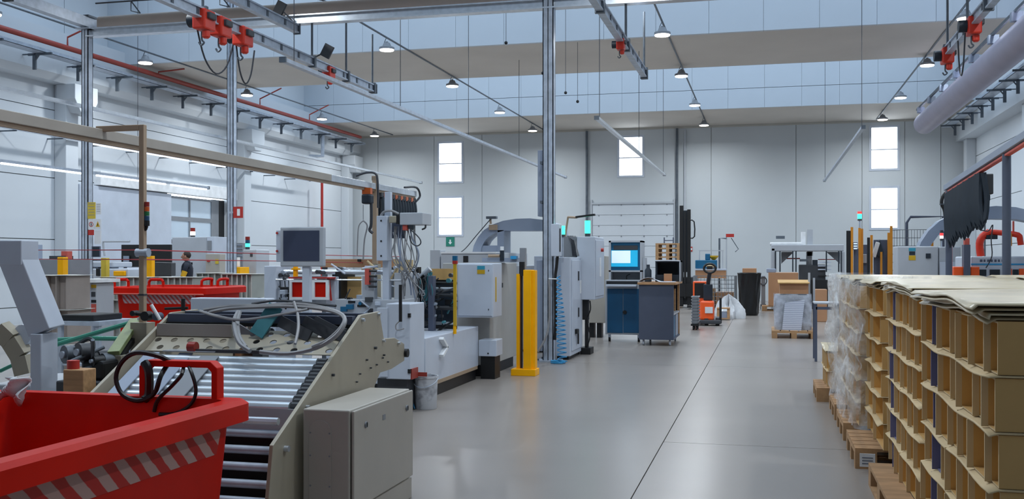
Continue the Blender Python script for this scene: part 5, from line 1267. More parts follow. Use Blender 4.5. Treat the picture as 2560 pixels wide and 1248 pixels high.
# white plastic heap, wooden stillage
Yg = onZ(1815, 800, 0).y
o = MB(); random.seed(3)
xg = onY(1820, 760, Yg+.3).x
def heap(q, r):
    th = 2*math.pi*q; rr = math.sin(math.pi*.5*r); z = .62*(1-r)**.8*(.75+.25*math.sin(5*th+3*r)); k = 1+.25*math.sin(3*th+1)+.15*math.sin(7*th+4*r)
    return Vector((xg+.36*rr*k*math.cos(th), Yg+.75+.4*rr*k*math.sin(th), max(.002, z+.06*math.sin(11*th+9*r)*r*(1-r)*4)))
o.grid(heap, 36, 12); o = o.build('plastic_heap', 'tarp_white', None, True); tag(o, 'heap of white plastic film on the floor beside the black bin', 'plastic film')
sg = thing('wooden_stillage', 'small wooden stillage on the floor before the plastic heap', 'stillage', base_at(1805, Yg-.1)); y0 = Yg-.1
a = onY(1792, 762, y0); b = onY(1824, 762, y0); h = .3
box(a.x, b.x, y0, y0+.3, h-.03, h).build('top_board', 'wood', sg); box(a.x, b.x, y0, y0+.3, .02, .05).build('bottom_board', 'wood', sg)
for x in (a.x+.03, b.x-.03): box(x-.03, x+.03, y0+.02, y0+.28, .05, h-.03).build('post', 'wood', sg)
box(a.x+.06, b.x-.06, y0+.05, y0+.25, .05, .2).build('bundle', 'blue_grey', sg)
# ---- black bag bin
Yd = onZ(1873, 790, 0).y; a = onY(1844, 690, Yd); b = onY(1902, 690, Yd); cx = (a.x+b.x)/2; R_ = (b.x-a.x)/2; zt_ = onY(1873, 684, Yd).z
bb = thing('bag_bin', 'tall black bin bag on a stand by the aisle', 'waste bag', (cx, Yd+.3, 0))
def bagf(q, r):
    th = 2*math.pi*q; w_ = 1+.035*math.sin(6*th+4*r)+.03*math.sin(11*th-7*r); k = (.78+.24*r)*w_
    k *= 1 if r > .04 else .9
    return Vector((cx+R_*k*math.copysign(abs(math.cos(th))**.7, math.cos(th)), Yd+.3+.28*k*math.copysign(abs(math.sin(th))**.7, math.sin(th)), max(.003, zt_*r)))
MB().grid(bagf, 48, 18).build('bag', 'bag', bb, True)
tube([(cx+R_*1.0*math.copysign(abs(math.cos(t_))**.7, math.cos(t_)), Yd+.3+.285*math.copysign(abs(math.sin(t_))**.7, math.sin(t_)), zt_) for t_ in [2*math.pi*k/24 for k in range(24)]], .02, 6, 1, True).build('rim', 'bag', bb, True)
MB().cyl((cx, Yd+.3, .9), (cx, Yd+.3, .93), R_*.9, 20).build('contents', 'black', bb)
o = FB(1856, 671, 1891, 690, Yd+1.5, .5, 0.001).build('tall_carton', 'card_box', None, bev=.01); tag(o, 'brown carton standing behind the black bin bag', 'carton')
# ---- cardboard boxes and wrapped pallet
Yv = onZ(1983, 845, 0).y
pallet(base_at(1983, Yv+.4), math.pi/2, 'small pallet under the film-wrapped load beside the aisle')
a = onY(1935, 735, Yv); b = onY(2030, 735, Yv); z0 = .146; zt_ = a.z
wl_ = thing('wrapped_load', 'pale film-wrapped load with a pasted paper sheet on a pallet', 'load', ((a.x+b.x)/2, Yv+.4, z0))
def wrp(q, r):
    s_ = q*4; i = int(min(3, s_)); f_ = s_-i; cs = [(a.x, Yv), (b.x, Yv), (b.x, Yv+.85), (a.x, Yv+.85), (a.x, Yv)]
    x = cs[i][0]+(cs[i+1][0]-cs[i][0])*f_; y = cs[i][1]+(cs[i+1][1]-cs[i][1])*f_; k = .02*math.sin(9*q*3+11*r)+.012*math.sin(23*q+17*r)
    mx_, my_ = (a.x+b.x)/2, Yv+.42; d = Vector((x-mx_, y-my_, 0)); d *= (1+k-.04*(1-r)); return Vector((mx_+d.x, my_+d.y, z0+(zt_-z0)*r))
MB().grid(wrp, 48, 14).build('film', 'wrap_thick', wl_, True)
box(a.x+.04, b.x-.04, Yv+.04, Yv+.8, z0, zt_-.02).build('load_body', 'pale_grey', wl_)
pp_ = [onY(u, v, Yv-.03) for u, v in ((1955, 825), (2003, 828), (2012, 750), (1962, 757))]
sh = MB().add([(p.x, Yv-.03, p.z) for p in pp_], [(0, 1, 2, 3)]).build('paper_sheet', 'print_lines', wl_, solid=.003)
Yx = Yv+.02; a = onY(1945, 702, Yx); b = onY(2024, 737, Yx)
cb_ = thing('carton', 'open brown carton with lid on the film-wrapped load', 'carton', ((a.x+b.x)/2, Yx+.3, zt_))
z1 = onY(1985, 708, Yx).z
box(a.x+.03, b.x-.02, Yx+.05, Yx+.7, zt_+.001, z1).build('body', 'card_box', cb_); MB().add([(a.x, Yx-.03, z1), (b.x, Yx-.03, z1), (b.x, Yx+.75, z1+.04), (a.x, Yx+.75, z1+.04)], [(0,1,2,3)]).build('lid', 'card', cb_, solid=.02)
for u, v0, v1 in ((2023, 682, 720), (2035, 695, 745)):
    p = onY(u, v0, Yv+.2); o = box(p.x-.02, p.x+.02, p.y, p.y+.03, .146 if u < 2030 else 0, p.z).build('upright_batten', 'pale_grey'); tag(o, 'pale upright batten beside the wrapped load, %s one' % ('shorter' if u > 2030 else 'taller'), 'batten')
# metal frame table at right
Ys_ = onZ(2045, 905, 0).y
ft = thing('frame_table', 'grey metal frame table between wrapped load and cardboard stacks', 'table', base_at(2060, Ys_))
a = onY(2040, 757, Ys_); b = onY(2085, 757, Ys_)
box(a.x-.02, b.x+.1, Ys_, Ys_+.6, a.z-.02, a.z).build('top', 'pale_grey', ft)
for xx in (a.x, b.x+.06):
    for yy in (Ys_+.02, Ys_+.55): box(xx-.018, xx+.018, yy, yy+.036, 0, a.z-.02).build('leg', 'slate', ft)
box(a.x, b.x+.06, Ys_+.02, Ys_+.05, a.z-.1, a.z-.06).build('rail', 'slate', ft)
# big cartons behind
Yz = Yat(1960, 29); 
o = FB(1921, 682, 1996, 745, Yz, .8, .146); o = o.build('large_carton', 'card_box', None, bev=.01); tag(o, 'large brown carton on a pallet before the carton erector', 'carton')
pallet(base_at(1958, Yz+.4), 0, 'pallet under the large brown carton')
o = FB(1916, 672, 1940, 682, Yz+.1, .4).build('folded_cloth', 'blue_grey', None, bev=.02); tag(o, 'folded blue-grey cloth on top of the large carton', 'cloth')
o = FB(2038, 724, 2068, 745, Yat(2050, 24), .5, 0.001).build('low_carton', 'card_box', None, bev=.01); tag(o, 'low brown carton on floor behind the frame table', 'carton')
for i, (u0, u1) in enumerate(((1902, 1914),)):
    y = Yat(1910, 30); t = thing('hose_cart', 'small grey hose cart beside the large carton', 'cart', base_at((u0+u1)/2, y))
    p = onY((u0+u1)/2, 700, y); box(p.x-.06, p.x+.06, y, y+.1, .1, 1.0-.2*i).build('body', 'mid_grey', t, bev=.01); tube([(p.x+.1*math.cos(q), y-.03, .85-.2*i+.12*math.sin(q)) for q in [2*math.pi*k/10 for k in range(10)]], .018, 6, 2, True).build('hose_coil', 'dark_grey', t, True)
    for s in (-1, 1): cyl((p.x+s*.07-.01, y+.05, .08), (p.x+s*.07+.01, y+.05, .08), .08, 12).build('wheel', 'rubber', t, True)
# ---- carton erector
Ye = Yat(2010, 30.5)
ce = thing('carton_erector', 'pale grey carton erector with dark guards at the back', 'machine', base_at(2015, Ye))
FB(1928, 612, 2110, 628, Ye, 1.2).build('top_beam', 'pale_grey', ce, bev=.02); FB(1925, 606, 2004, 612, Ye+.1, .9).build('top_cover', 'white', ce, bev=.02)
FB(1927, 620, 1938, 700, Ye, .2, 0).build('leg', 'pale_grey', ce, bev=.02); FB(2103, 628, 2112, 700, Ye, .2, 0).build('leg', 'pale_grey', ce, bev=.02)
FB(2018, 574, 2032, 640, Ye+.3, .2).build('lift_column', 'pale_grey', ce); FB(2003, 580, 2014, 612, Ye+.3, .2).build('lift_column', 'white', ce)
FB(2016, 630, 2030, 672, Ye+.3, .2).build('lower_column', 'mid_grey', ce)
for u in (1939, 1950, 1982, 1990, 2066, 2097, 2103): FB(u-1.6, 628, u+1.6, 680, Ye-.05, .05).build('guard_bar', 'black_blue', ce)
for s, (u0, u1, u2) in enumerate(((1953, 1985, 1953), (2100, 2066, 2100))):
    q = [onY(u, v, Ye+.5) for u, v in ((u0, 630), (u1, 630), (u2, 660))]
    prism([(p.x, p.z) for p in q], 'y', Ye+.5, Ye+.55).build('gusset_plate', 'mid_grey', ce)
FB(1998, 662, 2064, 705, Ye+.1, .6, 0).build('magazine', 'dark_grey', ce, bev=.02); FB(2000, 648, 2018, 654, Ye+.05, .4).build('gripper', 'galv_dark', ce)
FB(2032, 650, 2044, 664, Ye+.1, .3).build('motor', 'black_blue', ce)
for v in (656, 665, 674, 690, 705, 716): FB(2045, v-1.5, 2078, v+1.5, Ye+.02, .05).build('step_plate', 'white_paint' if v < 680 else 'black', ce)
FB(2026, 700, 2070, 725, Ye-.2, .3, 0).build('black_base', 'black', ce)
FB(1955, 645, 2000, 648, Ye+.6, .04).build('red_rail', 'red_sign', ce); FB(2045, 648, 2100, 650, Ye+.6, .04).build('red_rail', 'red_sign', ce)
FB(1940, 590, 1962, 597, Ye+.4, .3).build('top_motor', 'galv_dark', ce)
# ---- orange guard posts with dark panels
Yr = Yat(2160, 24)
for i, (u0, u1, v, mat) in enumerate(((2127, 2133, 568, 'orange_post'), (2146, 2152, 570, 'orange_post'), (2152, 2158, 572, 'orange_post'), (2176, 2182, 588, 'orange_post'), (2201, 2206, 630, 'orange_post'), (2219, 2229, 582, 'orange_post'))):
    yy = Yr+.12*i; t = thing('guard_post', 'orange safety guard post behind the stacks, number %s from the left' % ('one two three four five six'.split()[i]), 'guard post', base_at((u0+u1)/2, yy), 'orange guard posts')
    FB(u0, v, u1, 700, yy, .06, .02).build('post', mat, t); p = base_at((u0+u1)/2, yy); box(p[0]-.08, p[0]+.08, yy-.05, yy+.11, 0, .02).build('foot', 'dark_grey', t)
for (u0, u1, v, mt, lb, nn) in ((2116, 2127, 577, 'black', 'tall black guard panel left of the first orange post', .02), (2134, 2146, 622, 'slate', 'slate guard panel between first orange posts', .1), (2153, 2168, 612, 'slate', 'slate guard panel behind the third orange post', .6), (2168, 2175, 594, 'black', 'narrow black guard panel before the fourth orange post', .2), (2184, 2219, 600, 'slate', 'wide slate guard panel left of the last orange post', .75)):
    o = FB(u0, v, u1, 700, Yr+nn, .03, 0.02).build('safety_screen', mt); tag(o, lb, 'guard panel')
o = FB(2133, 606, 2144, 625, Yr-.02, .02); t = thing('status_display', 'small bright blue status display on the first guard', 'display', tuple(onY(2138, 625, Yr))); o.build('case', 'slate', t)
for k in range(3): FB(2134, 608+6*k, 2143, 611+6*k, Yr-.026, .005).build('lit_row', 'screen_page', t)
o = FB(2157, 636, 2167, 658, Yr+.515, .1).build('switch_box', 'pale_grey', None, bev=.01); tag(o, 'pale switch box on the guard panels', 'switch box')
t = thing('hanging_jacket', 'dark work jacket with white sleeve hung on the guard panel', 'jacket', tuple(onY(2198, 650, Yr+.6)))
q = [onY(u, v, Yr+.68) for u, v in ((2199, 598), (2208, 630), (2204, 650), (2192, 640), (2184, 643), (2190, 615))]
prism([(p.x, p.z) for p in q], 'y', Yr+.62, Yr+.7).build('cloth', 'black_blue', t, bev=.02); MB().bar(onY(2195, 606, Yr+.6), onY(2184, 643, Yr+.6), .1, .05, up=(0, 1, 0)).build('sleeve', 'white_print', t, bev=.015)
stacklight(2149, 529, 552, Yr+.15, ['red_light', 'green_light', 'green_light'], 'slim stack light with glowing green above orange guard posts', .05, onY(2149, 575, Yr).z)
# wire fence by the window
Yw_ = Yr+1.6; t = thing('wire_fence', 'grey wire mesh fence behind the orange guards', 'fence', base_at(2260, Yw_))
a = onY(2228, 575, Yw_); b = onY(2330, 575, Yw_); m = MB()
for k in range(11): z = .2+(a.z-.2)*k/10; m.box(a.x, b.x, Yw_-.006, Yw_+.006, z-.007, z+.007)
for k in range(15): x = a.x+(b.x-a.x)*k/14; m.box(x-.005, x+.005, Yw_-.006, Yw_+.006, .2, a.z)
m.build('mesh', 'mesh_wire', t)
for x in (a.x, b.x): box(x-.03, x+.03, Yw_-.03, Yw_+.03, 0, a.z+.1).build('post', 'orange_post', t)
m = MB(); p = onY(2278, 542, Yw_+.2); q = onY(2268, 600, Yw_+.2); r = onY(2360, 541, Yw_+.2)
t = thing('pipe_frame', 'grey pipe frame standing over the right cabinet', 'frame', (q.x, Yw_+.3, 0))
tube([(q.x, Yw_+.3, 0), (q.x, Yw_+.3, p.z-.15), (p.x, Yw_+.3, p.z), (r.x, Yw_+.3, p.z), (r.x, Yw_+.3, 0)], .035, 8, 1).build('pipe', 'slate', t, True)
# ================================================================== CARDBOARD STACKS ON THE RIGHT
random.seed(21)
SL = {}
def sleeve(kind, w, h, d, rec, mats):
    """open-fronted cardboard sleeve, opening toward -X, local origin at its front lower near corner"""
    key = (kind, round(w, 3), round(h, 3))
    if key in SL: return SL[key]
    t_ = .009
    m = MB(); m.box(0, rec, 0, t_, 0, h).box(-.022, 0, w-t_, w, 0, h).box(0, rec, w-t_, w, 0, h).box(0, rec, t_, w-t_, 0, t_*.6).box(0, rec, t_, w-t_, h-t_*.6, h)
    outer_f = len(m.f); m.box(rec, d, 0, w, 0, h)
    me = bpy.data.meshes.new('cardboard_sleeve'); me.from_pydata([tuple(p) for p in m.v], [], m.f)
    for q in mats: me.materials.append(M_(q))
    for i, p in enumerate(me.polygons):
        p.material_index = 0
        n = p.normal; c = p.center
        if (n.x < -.9 and c.x < .01) or (i < 12 and i >= 6): p.material_index = 1       # pale cut edges; lip also pale, light falloff into the opening painted in
        elif i < outer_f and (abs(c.y-t_) < 1e-3 or abs(c.y-(w-t_)) < 1e-3) or (i >= outer_f and n.x < -.9): p.material_index = 2
    me.update(); SL[key] = me; return me
def put_sleeve(me, loc, rot, label, group):
    o = bpy.data.objects.new('cardboard_sleeve', me); COL.objects.link(o); o.location = loc; o.rotation_euler = (0, 0, rot)
    tag(o, label, 'cardboard sleeve', group); return o
def sheet(x0, x1, y0, y1, z, label, group, amp=.0, over=.03, mat='card_light', rot=0, th=.006, ph=0):
    cx_, cy_ = (x0+x1)/2, (y0+y1)/2
    def fn(a, b):
        k = a*18
        if k <= 4: x = x0-over*(1-k/4); e = 1-k/4
        else: x = x0+(x1-x0+.01)*(k-4)/14; e = 0
        y = y0-over*.2+(y1-y0+over*.4)*b
        z_ = z+th/2+.001+amp*(.5+.5*math.sin(y*5.1+x*2+ph))+e*(.008*math.sin(y*8+ph*2)-.008)
        p = Vector((x-cx_, y-cy_)); c_, s_ = math.cos(rot), math.sin(rot)
        return Vector((cx_+p.x*c_-p.y*s_, cy_+p.x*s_+p.y*c_, z_))
    o = MB().grid(fn, 18, 12).build('interleaf_sheet', mat, None, True, solid=th); tag(o, label, 'sheet', group); return o
LH = .186
ORD = ['bottom', 'second', 'third', 'fourth', 'fifth', 'top']
def stack(nm, x0, depth, y0, cells, layers, blue, tops, grp, palx, film=False):
    y1 = y0+sum(cells); z = .146
    L = y1-y0
    k = 0; yy = y0
    n = 2 if L > 1.8 else 1; turn = 1.2 < L < 1.8
    for i in range(n):
        pallet((palx+(.4 if turn else .6), y0+(i+.5)*L/n, 0), math.pi/2 if turn else 0, 'wooden pallet under the %s%s' % (nm, '' if n == 1 else (', nearer one' if i == 0 else ', farther one')), group='pallets under cardboard')
    for l in range(layers):
        y = y0
        for c, w_ in enumerate(cells):
            bl = c in blue
            kind = 'blue' if bl else ('a' if (c+l) % 3 else 'b')
            me = sleeve(kind, w_-.004, LH-.012, depth, .02 if bl else .05, ('card_blue', 'card_blue', 'card_blue') if bl else ('card', 'card_light', 'card_in'))
            put_sleeve(me, (x0+random.uniform(-.012, .012), y+.002, z), 0,
                       ('blue-grey' if bl else 'brown')+' open cardboard sleeve in the %s layer of the %s' % (ORD[l] if layers == 6 else ('lower', 'upper')[l], nm), '%s layer %s sleeves' % (nm, ORD[l]))
            y += w_
        z += LH-.01
        if l < layers-1: sheet(x0, x0+depth, y0, y1, z, 'pale wavy interleaf sheet above the %s layer of the %s' % (ORD[l], nm), grp, ph=l*1.3+y0)
        else:
            for q in range(tops):
                sheet(x0-.02*q, x0+depth, y0+random.uniform(-.03, .05), y1+random.uniform(-.05, .03), z+q*.016, 'loose pale cover sheet lying on top of the %s' % nm, nm+' cover sheets', amp=.022, over=random.uniform(.0, .04), mat='sheet', rot=random.uniform(-.008, .008), ph=y0)
        z += .01
    return z
stack('nearest cardboard stack', .735, 1.05, 3.60, [.12, .235, .235, .235, .235, .2, .235], 6, (5,), 4, 'near stack sheets', .64)
stack('second cardboard stack', .79, 1.0, 5.56, [.27, .26, .26, .26, .2, .26], 6, (4,), 4, 'second stack sheets', .64)
stack('third cardboard stack', .77, 1.0, 7.36, [.48, .46], 6, (), 3, 'third stack sheets', .6)
stack('film-wrapped cardboard stack', .72, 1.2, 8.42, [.27]*8, 6, (), 3, 'wrapped stack sheets', .6)
stack('low cardboard stack', .62, .9, 10.75, [.25]*4, 2, (), 2, 'low stack sheets', .5)
# rows further right: only tops show over the front row
for i, (x0, x1, y0, y1) in enumerate(((1.95, 3.1, 4.2, 6.0), (2.0, 3.15, 6.2, 8.0), (2.05, 3.1, 8.3, 10.3))):
    nm = ('near', 'middle', 'far')[i]+' cardboard block of the right-hand row'
    for q in range(2): pallet(((x0+x1)/2+.02, y0+.45+q*(y1-y0-.9), 0), 0, 'wooden pallet under the %s, %s' % (nm, 'nearer' if q == 0 else 'farther'), group='pallets under right row')
    for l in range(3):
        o = box(x0, x1, y0, y1, .146+l*.37, .146+(l+1)*.37-.008).build('cardboard_block', 'card', None, bev=.006); tag(o, '%s layer of the %s' % (('bottom', 'middle', 'top')[l], nm), 'cardboard', nm)
    for q in range(3): sheet(x0, x1, y0, y1, 1.256-.006+q*.016, 'loose pale cover sheet on the %s' % nm, nm+' sheets', amp=.03, over=random.uniform(0, .08), mat='sheet', rot=random.uniform(-.01, .01), ph=i)
# stretch film hanging over the wrapped stack
def filmf(a, b):
    # path: near end face, left side, far end
    s_ = a*3.1
    if s_ < .55: x, y = .72+1.0*(1-s_/.55)*.55, 8.38
    elif s_ < 2.75: x, y = .70, 8.38+(s_-.55)
    else: x, y = .70+(s_-2.75), 10.62
    z = .13+1.2*b
    bul = .05*math.sin(4.1*s_+6*b)+.035*math.sin(9*s_-7*b)+.02*math.sin(17*s_+13*b)
    tuck = -.03*(1-b)
    if s_ < .55: return Vector((x-.04, y-.03-abs(bul), z))
    if s_ < 2.75: return Vector((x-.055-abs(bul)-tuck, y, z))
    return Vector((x, y+.03+abs(bul), z))
o = MB().grid(filmf, 90, 36).build('stretch_film', 'wrap', None, True); tag(o, 'crumpled clear stretch film around the wrapped cardboard stack', 'stretch film')
def loose(a, b):
    y = 7.6+1.2*a; z = .35+.95*b; x = .68-.03*math.sin(5*a+8*b)-.05*abs(math.sin(3*a*b+9*b))
    w_ = 1-.5*(1-b)*(1-a)
    return Vector((x, y*w_+8.3*(1-w_), z))
o = MB().grid(loose, 30, 30).build('stretch_film', 'wrap', None, True); tag(o, 'loose flap of clear film hanging between third and wrapped stacks', 'stretch film')
t = thing('pallet_label', 'white label stapled to the pallet under the third stack', 'label', (.64, 7.33, .03)); box(.62, .72, 7.36-.055, 7.36-.05, .04, .13).build('paper', 'white_print', t)
for k in range(3): box(.635, .705, 7.36-.057, 7.36-.055, .06+.02*k, .065+.02*k).build('print_line', 'slate', t)
# ================================================================== RIGHT-HAND MACHINES
Y1 = Yat(2295, 18)
rc = thing('control_cabinet', 'pale control cabinet with stickers behind the wrapped stack', 'cabinet', base_at(2300, Y1))
FB(2243, 616, 2346, 700, Y1, .6, .05).build('body', 'pale_grey', rc, bev=.02)
FB(2347, 617, 2402, 700, Y1+.02, .6, .05).build('side_body', 'pale_grey', rc, bev=.02)
FB(2272, 620, 2289, 628, Y1-.004, .004).build('sticker', 'sticker_blue', rc); FB(2273, 629, 2288, 638, Y1-.004, .004).build('sticker', 'black_blue', rc); FB(2272, 639, 2289, 651, Y1-.004, .004).build('sticker', 'sticker_yellow', rc)
FB(2315, 634, 2327, 646, Y1-.02, .02).build('main_switch', 'black_blue', rc); FB(2350, 655, 2400, 700, Y1-.02, .02).build('lower_panel', 'white_paint', rc)
FB(2246, 690, 2400, 720, Y1+.04, .5, 0).build('plinth', 'dark_grey', rc)
stacklight(2354, 576, 602, Y1+.2, ['dark_grey', 'red_light', 'white_light'], 'small red and white stack light on the right control cabinet', .03, onY(2340, 617, Y1).z)
YA2 = Yat(2420, 19.3)
ra_ = thing('arched_press', 'right-hand arched press frame behind the black cable curtain', 'press', base_at(2420, YA2))
out2 = [(2288, 680), (2292, 635), (2303, 605), (2322, 577), (2350, 552), (2390, 533), (2440, 520), (2490, 515), (2540, 518), (2590, 530), (2640, 552)]
inn2 = [(2316, 680), (2318, 640), (2328, 612), (2346, 588), (2372, 570), (2405, 556), (2445, 549), (2490, 547), (2540, 548), (2585, 556), (2630, 575)]
m = MB()
for k in range(len(out2)-1):
    q = [out2[k], out2[k+1], inn2[k+1], inn2[k]]; q = [onY(u, v, YA2) for u, v in q]; m.prism([(p.x, p.z) for p in q], 'y', YA2, YA2+.5)
m.build('arch', 'blue_grey', ra_, True); FB(2288, 660, 2640, 720, YA2-.1, .8, .0).build('body', 'pale_grey', ra_, bev=.01)
FB(2600, 545, 2640, 680, YA2, .5, .0).build('right_leg', 'blue_grey', ra_)
# inclined festoon boom
pn, pf = at(2575, 335, 8.9), at(2368, 470, 13)
bm = thing('festoon_rail', 'grey festoon boom with red track on the right side', 'rail', tuple(pf))
MB().bar(pn, pf, .09, .07).build('rail_profile', 'blue_grey', bm, bev=.004); MB().bar(pn-Vector((0, 0, .06)), pf-Vector((0, 0, .06)), .05, .02).build('track', 'red_worn', bm)
d = (pf-pn).normalized(); pm = pf-d*.12; cyl((pm.x, pm.y, .02), (pm.x, pm.y, pm.z-.05), .04, 10).build('support_post', 'slate', bm, True)
q = pn+d*.9; cyl((q.x, q.y, .02), (q.x, q.y, q.z-.05), .04, 10).build('support_post', 'slate', bm, True)
cc = thing('cable_curtain', 'dense black cable curtain hanging from the right festoon boom', 'cables', tuple(pf-Vector((0, 0, .9))))
Lc = 2.1
for k in range(30):
    q = pf-d*(.15+Lc*k/29); zb = q.z-.72-.03*math.sin(k*.5)-.03*math.sin(k*1.9)+.1*k/29
    tube([q-Vector((0, 0, .09)), q-Vector((-.03, .02, .4)), Vector((q.x, q.y-.02, zb)), q-Vector((.03, -.02, .4)), q-Vector((.02, -.05, .09))], .03, 6, 3).build('cable_loop', 'black_blue', cc, True)
q = pf-d*1.95; box(q.x-.03, q.x+.12, q.y-.2, q.y-.05, q.z-.3, q.z-.08).build('trolley_motor', 'dark_grey', cc, bev=.01)
for k in range(6): qq = pf-d*(.2+.35*k); box(qq.x-.035, qq.x+.035, qq.y-.03, qq.y+.03, qq.z-.12, qq.z-.068).build('trolley', 'dark_grey', cc)
Yr2 = Yat(2376, 13.2); t = thing('red_column', 'slim red column with black hose beside the cable curtain', 'column', base_at(2376, Yr2))
FB(2371, 492, 2381, 700, Yr2, .05, 0).build('column', 'red_worn', t)
tube([onY(2367, 480, Yr2), onY(2357, 492, Yr2), onY(2354, 510, Yr2), onY(2362, 530, Yr2), onY(2366, 590, Yr2), onY(2369, 600, Yr2)], .022, 8).build('hose', 'black', t, True); FB(2350, 509, 2372, 512, Yr2-.02, .05).build('bracket', 'galv_dark', t)
Y3 = Yat(2490, 13.5)
rm = thing('folding_machine', 'pale folding machine with red robot arm on the right', 'machine', base_at(2490, Y3))
FB(2428, 641, 2600, 700, Y3, 1.2, .05).build('body', 'white_paint', rm, bev=.02); FB(2428, 659, 2600, 663, Y3-.006, .006).build('blue_stripe', 'hose_blue', rm)
m = MB(); 
for k, w_ in enumerate((8, 6, 9, 6, 7, 6, 8)): FB(2450+k*9, 649, 2450+k*9+w_*.8, 655, Y3-.004, .004, m=m)
m.build('lettering', 'slate', rm); FB(2515, 648, 2520, 655, Y3-.004, .004).build('lettering', 'slate', rm)
FB(2428, 700, 2600, 720, Y3+.05, 1.1, 0).build('plinth', 'dark_grey', rm)
FB(2410, 612, 2426, 700, Y3-.2, .15, 0).build('post', 'slate', rm); FB(2412, 596, 2424, 613, Y3-.18, .1).build('red_head', 'red_worn', rm)
FB(2384, 667, 2410, 720, Y3-.15, .3, 0).build('orange_box', 'orange', rm, bev=.01); FB(2427, 667, 2449, 695, Y3-.12, .1).build('orange_box', 'orange', rm, bev=.01)
for u0, u1 in ((2520, 2530), (2548, 2560)): FB(u0, 672, u1, 692, Y3-.02, .02).build('orange_label', 'orange', rm)
for u0, u1 in ((2449, 2466), (2475, 2500), (2533, 2546)): FB(u0, 674, u1, 690, Y3-.02, .02).build('dark_vent', 'black_blue', rm)
am2 = thing('robot_arm', 'red robot arm reaching over the folding machine', 'robot arm', tuple(onY(2450, 641, Y3+.2)))
tube([onY(2452, 641, Y3+.2), onY(2449, 610, Y3+.2), onY(2456, 592, Y3+.2), onY(2474, 580, Y3+.2)], .05, 10, 3).build('upper_arm', 'hoist_red', am2, True)
tube([onY(2474, 580, Y3+.2), onY(2510, 583, Y3+.15), onY(2545, 588, Y3+.1), onY(2550, 600, Y3+.1), onY(2552, 613, Y3+.1)], .04, 10, 3).build('forearm', 'hoist_red', am2, True)
FB(2466, 588, 2494, 598, Y3+.15, .1).build('motor', 'black_blue', am2); FB(2521, 583, 2530, 615, Y3+.05, .06).build('gripper', 'orange_post', am2); FB(2532, 553, 2536, 583, Y3+.1, .03).build('hose_mast', 'red_worn', am2)
tube([onY(2460, 541, Y3), onY(2445, 553, Y3), onY(2443, 570, Y3), onY(2470, 578, Y3), onY(2482, 562, Y3), onY(2478, 600, Y3), onY(2480, 640, Y3), onY(2465, 670, Y3)], .008, 5).build('cable', 'cable_dark', am2, True)
Yd_ = Yat(2462, 14.5); t = thing('camera_stand', 'small dark camera head on a thin stand at right', 'camera', base_at(2462, Yd_))
tube([onY(2462, 445, Yd_), onY(2462, 480, Yd_)], .012, 6, 1).build('hanger', 'galv_dark', t); FB(2455, 487, 2476, 502, Yd_, .1).build('head', 'black_blue', t, bev=.01); FB(2456, 478, 2466, 488, Yd_, .08).build('mount', 'black_blue', t); tube([onY(2462, 500, Yd_), (onY(2462, 500, Yd_).x, Yd_, .0)], .012, 6, 1).build('stand', 'galv_dark', t)
# ================================================================== LEFT BACKGROUND
def grey_stack(u0, u1, vt, zc, nm, n, mats, layers=3, lh=None):
    Y = Yat((u0+u1)/2, zc); a = onY(u0, vt, Y); b = onY(u1, vt, Y); w_ = (b.x-a.x)/n; zt = a.z; zb = .146 if b.x-a.x > .3 else .002; lh = (zt-zb-.014)/layers
    zb = .146 if b.x-a.x > .3 else .002
    if zb > .1: pallet(((a.x+b.x)/2, Y+.62, 0), math.pi/2, 'wooden pallet under the %s' % nm, group='pallets under grey stacks')
    for l in range(layers):
        for k in range(n):
            me = sleeve(mats[0], w_-.004, lh-.014, .4, .035, mats)
            put_sleeve(me, (b.x-k*w_-.002 if False else a.x+(k+1)*w_-.002, Y+random.uniform(-.012, .012), zb+l*lh), math.pi/2, 'card sleeve in the %s layer of the %s' % (('bottom', 'middle', 'top')[l] if layers == 3 else ('lower', 'upper')[l], nm), nm+' layer %d' % l)
        z = zb+(l+1)*lh-.012
        o = MB().grid(lambda q, r: Vector((a.x-.03+(b.x-a.x+.06)*q, Y-.04+.48*r, z+.0055+.0015*math.sin(9*q+5*r))), 14, 6).build('interleaf_sheet', 'card_shaded_pale', None, True, solid=.005)
        tag(o, 'pale sheet on the %s layer of the %s' % (('bottom', 'middle', 'top')[l], nm), 'sheet', nm+' sheets')
    return Y, a, b
G = ('card_shaded', 'card_shaded_pale', 'card_shaded')  # stacks in shadow, the shade painted as greyer card
grey_stack(250, 352, 690, 15.6, 'grey-shaded stack left of the tall pole', 6, G)
grey_stack(362, 482, 690, 16.2, 'grey-shaded stack right behind the red bin', 8, G)
Ygs, ags, bgs = grey_stack(492, 552, 680, 16.8, 'grey-shaded stack below the worker', 4, G)
grey_stack(556, 630, 682, 15.4, 'grey-shaded stack right of the red bin', 6, G)
grey_stack(634, 662, 690, 17.0, 'narrow grey-shaded stack beside the feeder', 2, G)
grey_stack(95, 168, 684, 11.2, 'brown-grey stack at the left edge', 3, ('card_brown', 'card_brown', 'card_brown'))
